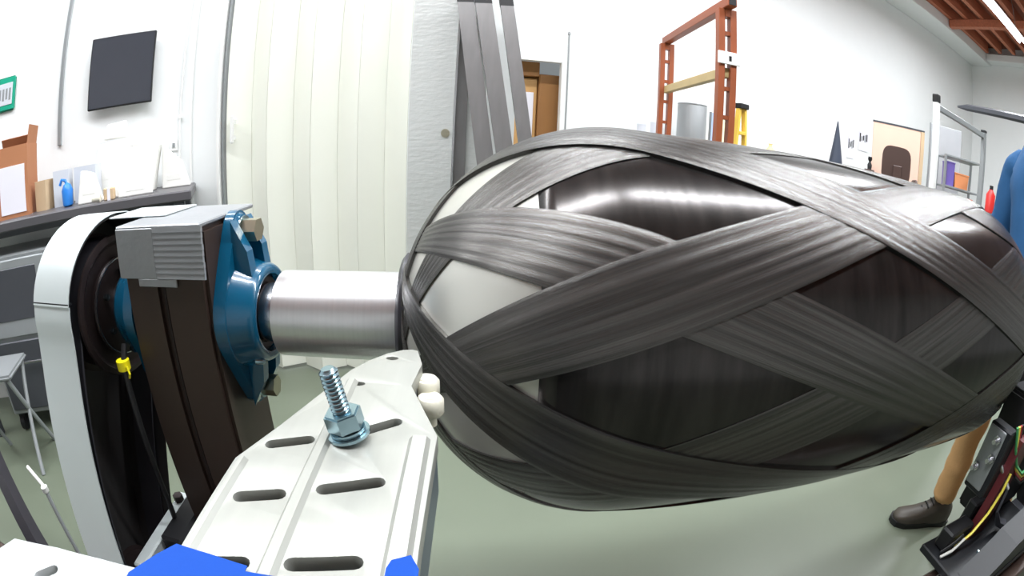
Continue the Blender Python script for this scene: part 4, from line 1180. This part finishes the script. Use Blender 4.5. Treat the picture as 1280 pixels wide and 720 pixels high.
# boots
for q, (an, yaw) in enumerate(((rank, 0.0), (lank, -0.2))):
    bz = MB()
    secs = []
    # cross sections from heel to toe: (along, half width, height)
    for a, hw, h in ((-0.085, 0.018, 0.07), (-0.078, 0.034, 0.10), (-0.04, 0.042, 0.14), (0.02, 0.044, 0.135), (0.06, 0.044, 0.10), (0.11, 0.048, 0.075), (0.16, 0.05, 0.062), (0.195, 0.044, 0.056), (0.215, 0.026, 0.045), (0.222, 0.012, 0.035)):
        ring = []
        for i in range(12):
            t = pi * i / 11
            ring.append((a, hw * cos(t), 0.022 + (h - 0.022) * (sin(t) ** 0.6)))
        secs.append(ring)
    base = Vector((an.x, an.y, 0)) - PX
    f_ = (Matrix.Rotation(yaw, 3, 'Z') @ FAC)
    s_ = Vector((-f_.y, f_.x, 0))
    def tr(p): return base + f_ * p[0] + s_ * p[1] + Vector((0, 0, p[2]))
    bz.quadgrid([[tr(p) for p in r] for r in secs])
    for r in (secs[0], secs[-1]):
        bz.bm.faces.new([bz.bm.verts.new(tr(p)) for p in r])
    bo_ = obj('boot', bz, leather, person, 60)
    sole = [(-0.092, 0.03), (-0.06, 0.043), (0.02, 0.042), (0.1, 0.05), (0.17, 0.053), (0.215, 0.038), (0.23, 0.012)]
    sole = [(a, b) for a, b in sole] + [(a, -b) for a, b in reversed(sole)]
    obj('sole', MB().prism(sole, 0.0, 0.024, lambda a, b, h: tr((a, b, h))), black_m, bo_)
    for k in range(4):
        a = 0.03 + 0.02 * k
        z_ = 0.128 - 0.017 * k
        obj('lace', MB().tube([tr((a, -0.024, z_ - 0.004)), tr((a + 0.006, 0, z_ + 0.006)), tr((a, 0.024, z_ - 0.004))], 0.003, 6), black_m, bo_)
# head with face, ears, hair (just outside the frame)
hd_ = MB()
bmesh.ops.create_uvsphere(hd_.bm, u_segments=24, v_segments=18, radius=1.0)
hc0 = pp(-0.05, -0.09, 1.67)
for v in hd_.bm.verts:
    c = v.co
    f, s, z = c.x, c.y, c.z
    jaw = 1 - 0.28 * max(0, -z) ** 1.2
    nose = 0.028 * math.exp(-((s / 0.16) ** 2 + ((z + 0.12) / 0.22) ** 2)) if f > 0 else 0
    brow = 0.006 * math.exp(-(((abs(s) - 0.35) / 0.25) ** 2 + ((z - 0.2) / 0.1) ** 2)) if f > 0 else 0
    eye = -0.010 * math.exp(-(((abs(s) - 0.36) / 0.16) ** 2 + ((z - 0.03) / 0.12) ** 2)) if f > 0 else 0
    lip = 0.006 * math.exp(-((s / 0.3) ** 2 + ((z + 0.5) / 0.07) ** 2)) if f > 0 else 0
    v.co = hc0 - PX + FAC * (f * 0.098 + nose + brow + eye + lip) + SID * (s * 0.076 * jaw) + Vector((0, 0, z * 0.118))
ho = obj('head', hd_, skin_m, person, 80)
for s in (-1, 1):
    obj('ear', MB().lathe([(-0.008, 0.012), (-0.004, 0.024), (0.004, 0.022), (0.008, 0.01)], 'y', 14, (0, 0, 0)), skin_m, ho, 60).location = hc0 - PX + SID * (s * 0.078)
    obj('eye', MB().lathe([(-0.011, 0.001), (-0.008, 0.008), (0, 0.0115), (0.008, 0.008), (0.011, 0.001)], 'z', 14), white_m, ho, 60).location = hc0 - PX + FAC * 0.078 + SID * (s * 0.029) + Vector((0, 0, 0.004))
hr = MB()
bmesh.ops.create_uvsphere(hr.bm, u_segments=24, v_segments=18, radius=1.0)
bmesh.ops.delete(hr.bm, geom=[v for v in hr.bm.verts if v.co.z < 0.25 - 0.55 * (0.4 - v.co.x) and not (v.co.z > 0.6)], context='VERTS')
for v in hr.bm.verts:
    c = v.co.copy()
    v.co = hc0 - PX + FAC * (c.x * 0.105 - 0.004) + SID * (c.y * 0.083) + Vector((0, 0, c.z * 0.126))
obj('hair', hr, hair_m, person, 80)
# hands: palm and five separate bent fingers
def hand(base, fdir, sdir, n_):
    V, E_, Rr_ = [], [], []
    V += [base - fdir * 0.03, base + fdir * 0.045]
    E_ += [(0, 1)]
    Rr_ += [(0.022, 0.026), (0.014, 0.036)]
    skinmesh('hand', V, E_, Rr_, skin_m, 1)
    for k, (o_, ln) in enumerate(((-0.03, 0.062), (-0.01, 0.075), (0.01, 0.07), (0.028, 0.055))):
        b_ = base + fdir * 0.055 + sdir * o_
        skinmesh('finger', [b_, b_ + fdir * ln * .45 + n_ * 0.008, b_ + fdir * ln * .75 + n_ * 0.025, b_ + fdir * ln * .85 + n_ * 0.045], [(0, 1), (1, 2), (2, 3)], [0.0095, 0.0085, 0.008, 0.007], skin_m, 1)
    b_ = base + fdir * 0.0 - sdir * 0.03
    skinmesh('thumb', [b_, b_ + fdir * 0.03 - sdir * 0.02 + n_ * .01, b_ + fdir * 0.055 - sdir * 0.02 + n_ * .025], [(0, 1), (1, 2)], [0.012, 0.010, 0.008], skin_m, 1)
hand(pp(0.28, 0.215, 0.985), FAC, SID, Vector((0, 0, -1)))
hand(pp(0.025, -0.262, 0.845), Vector((0, 0, -1)), -FAC, SID)
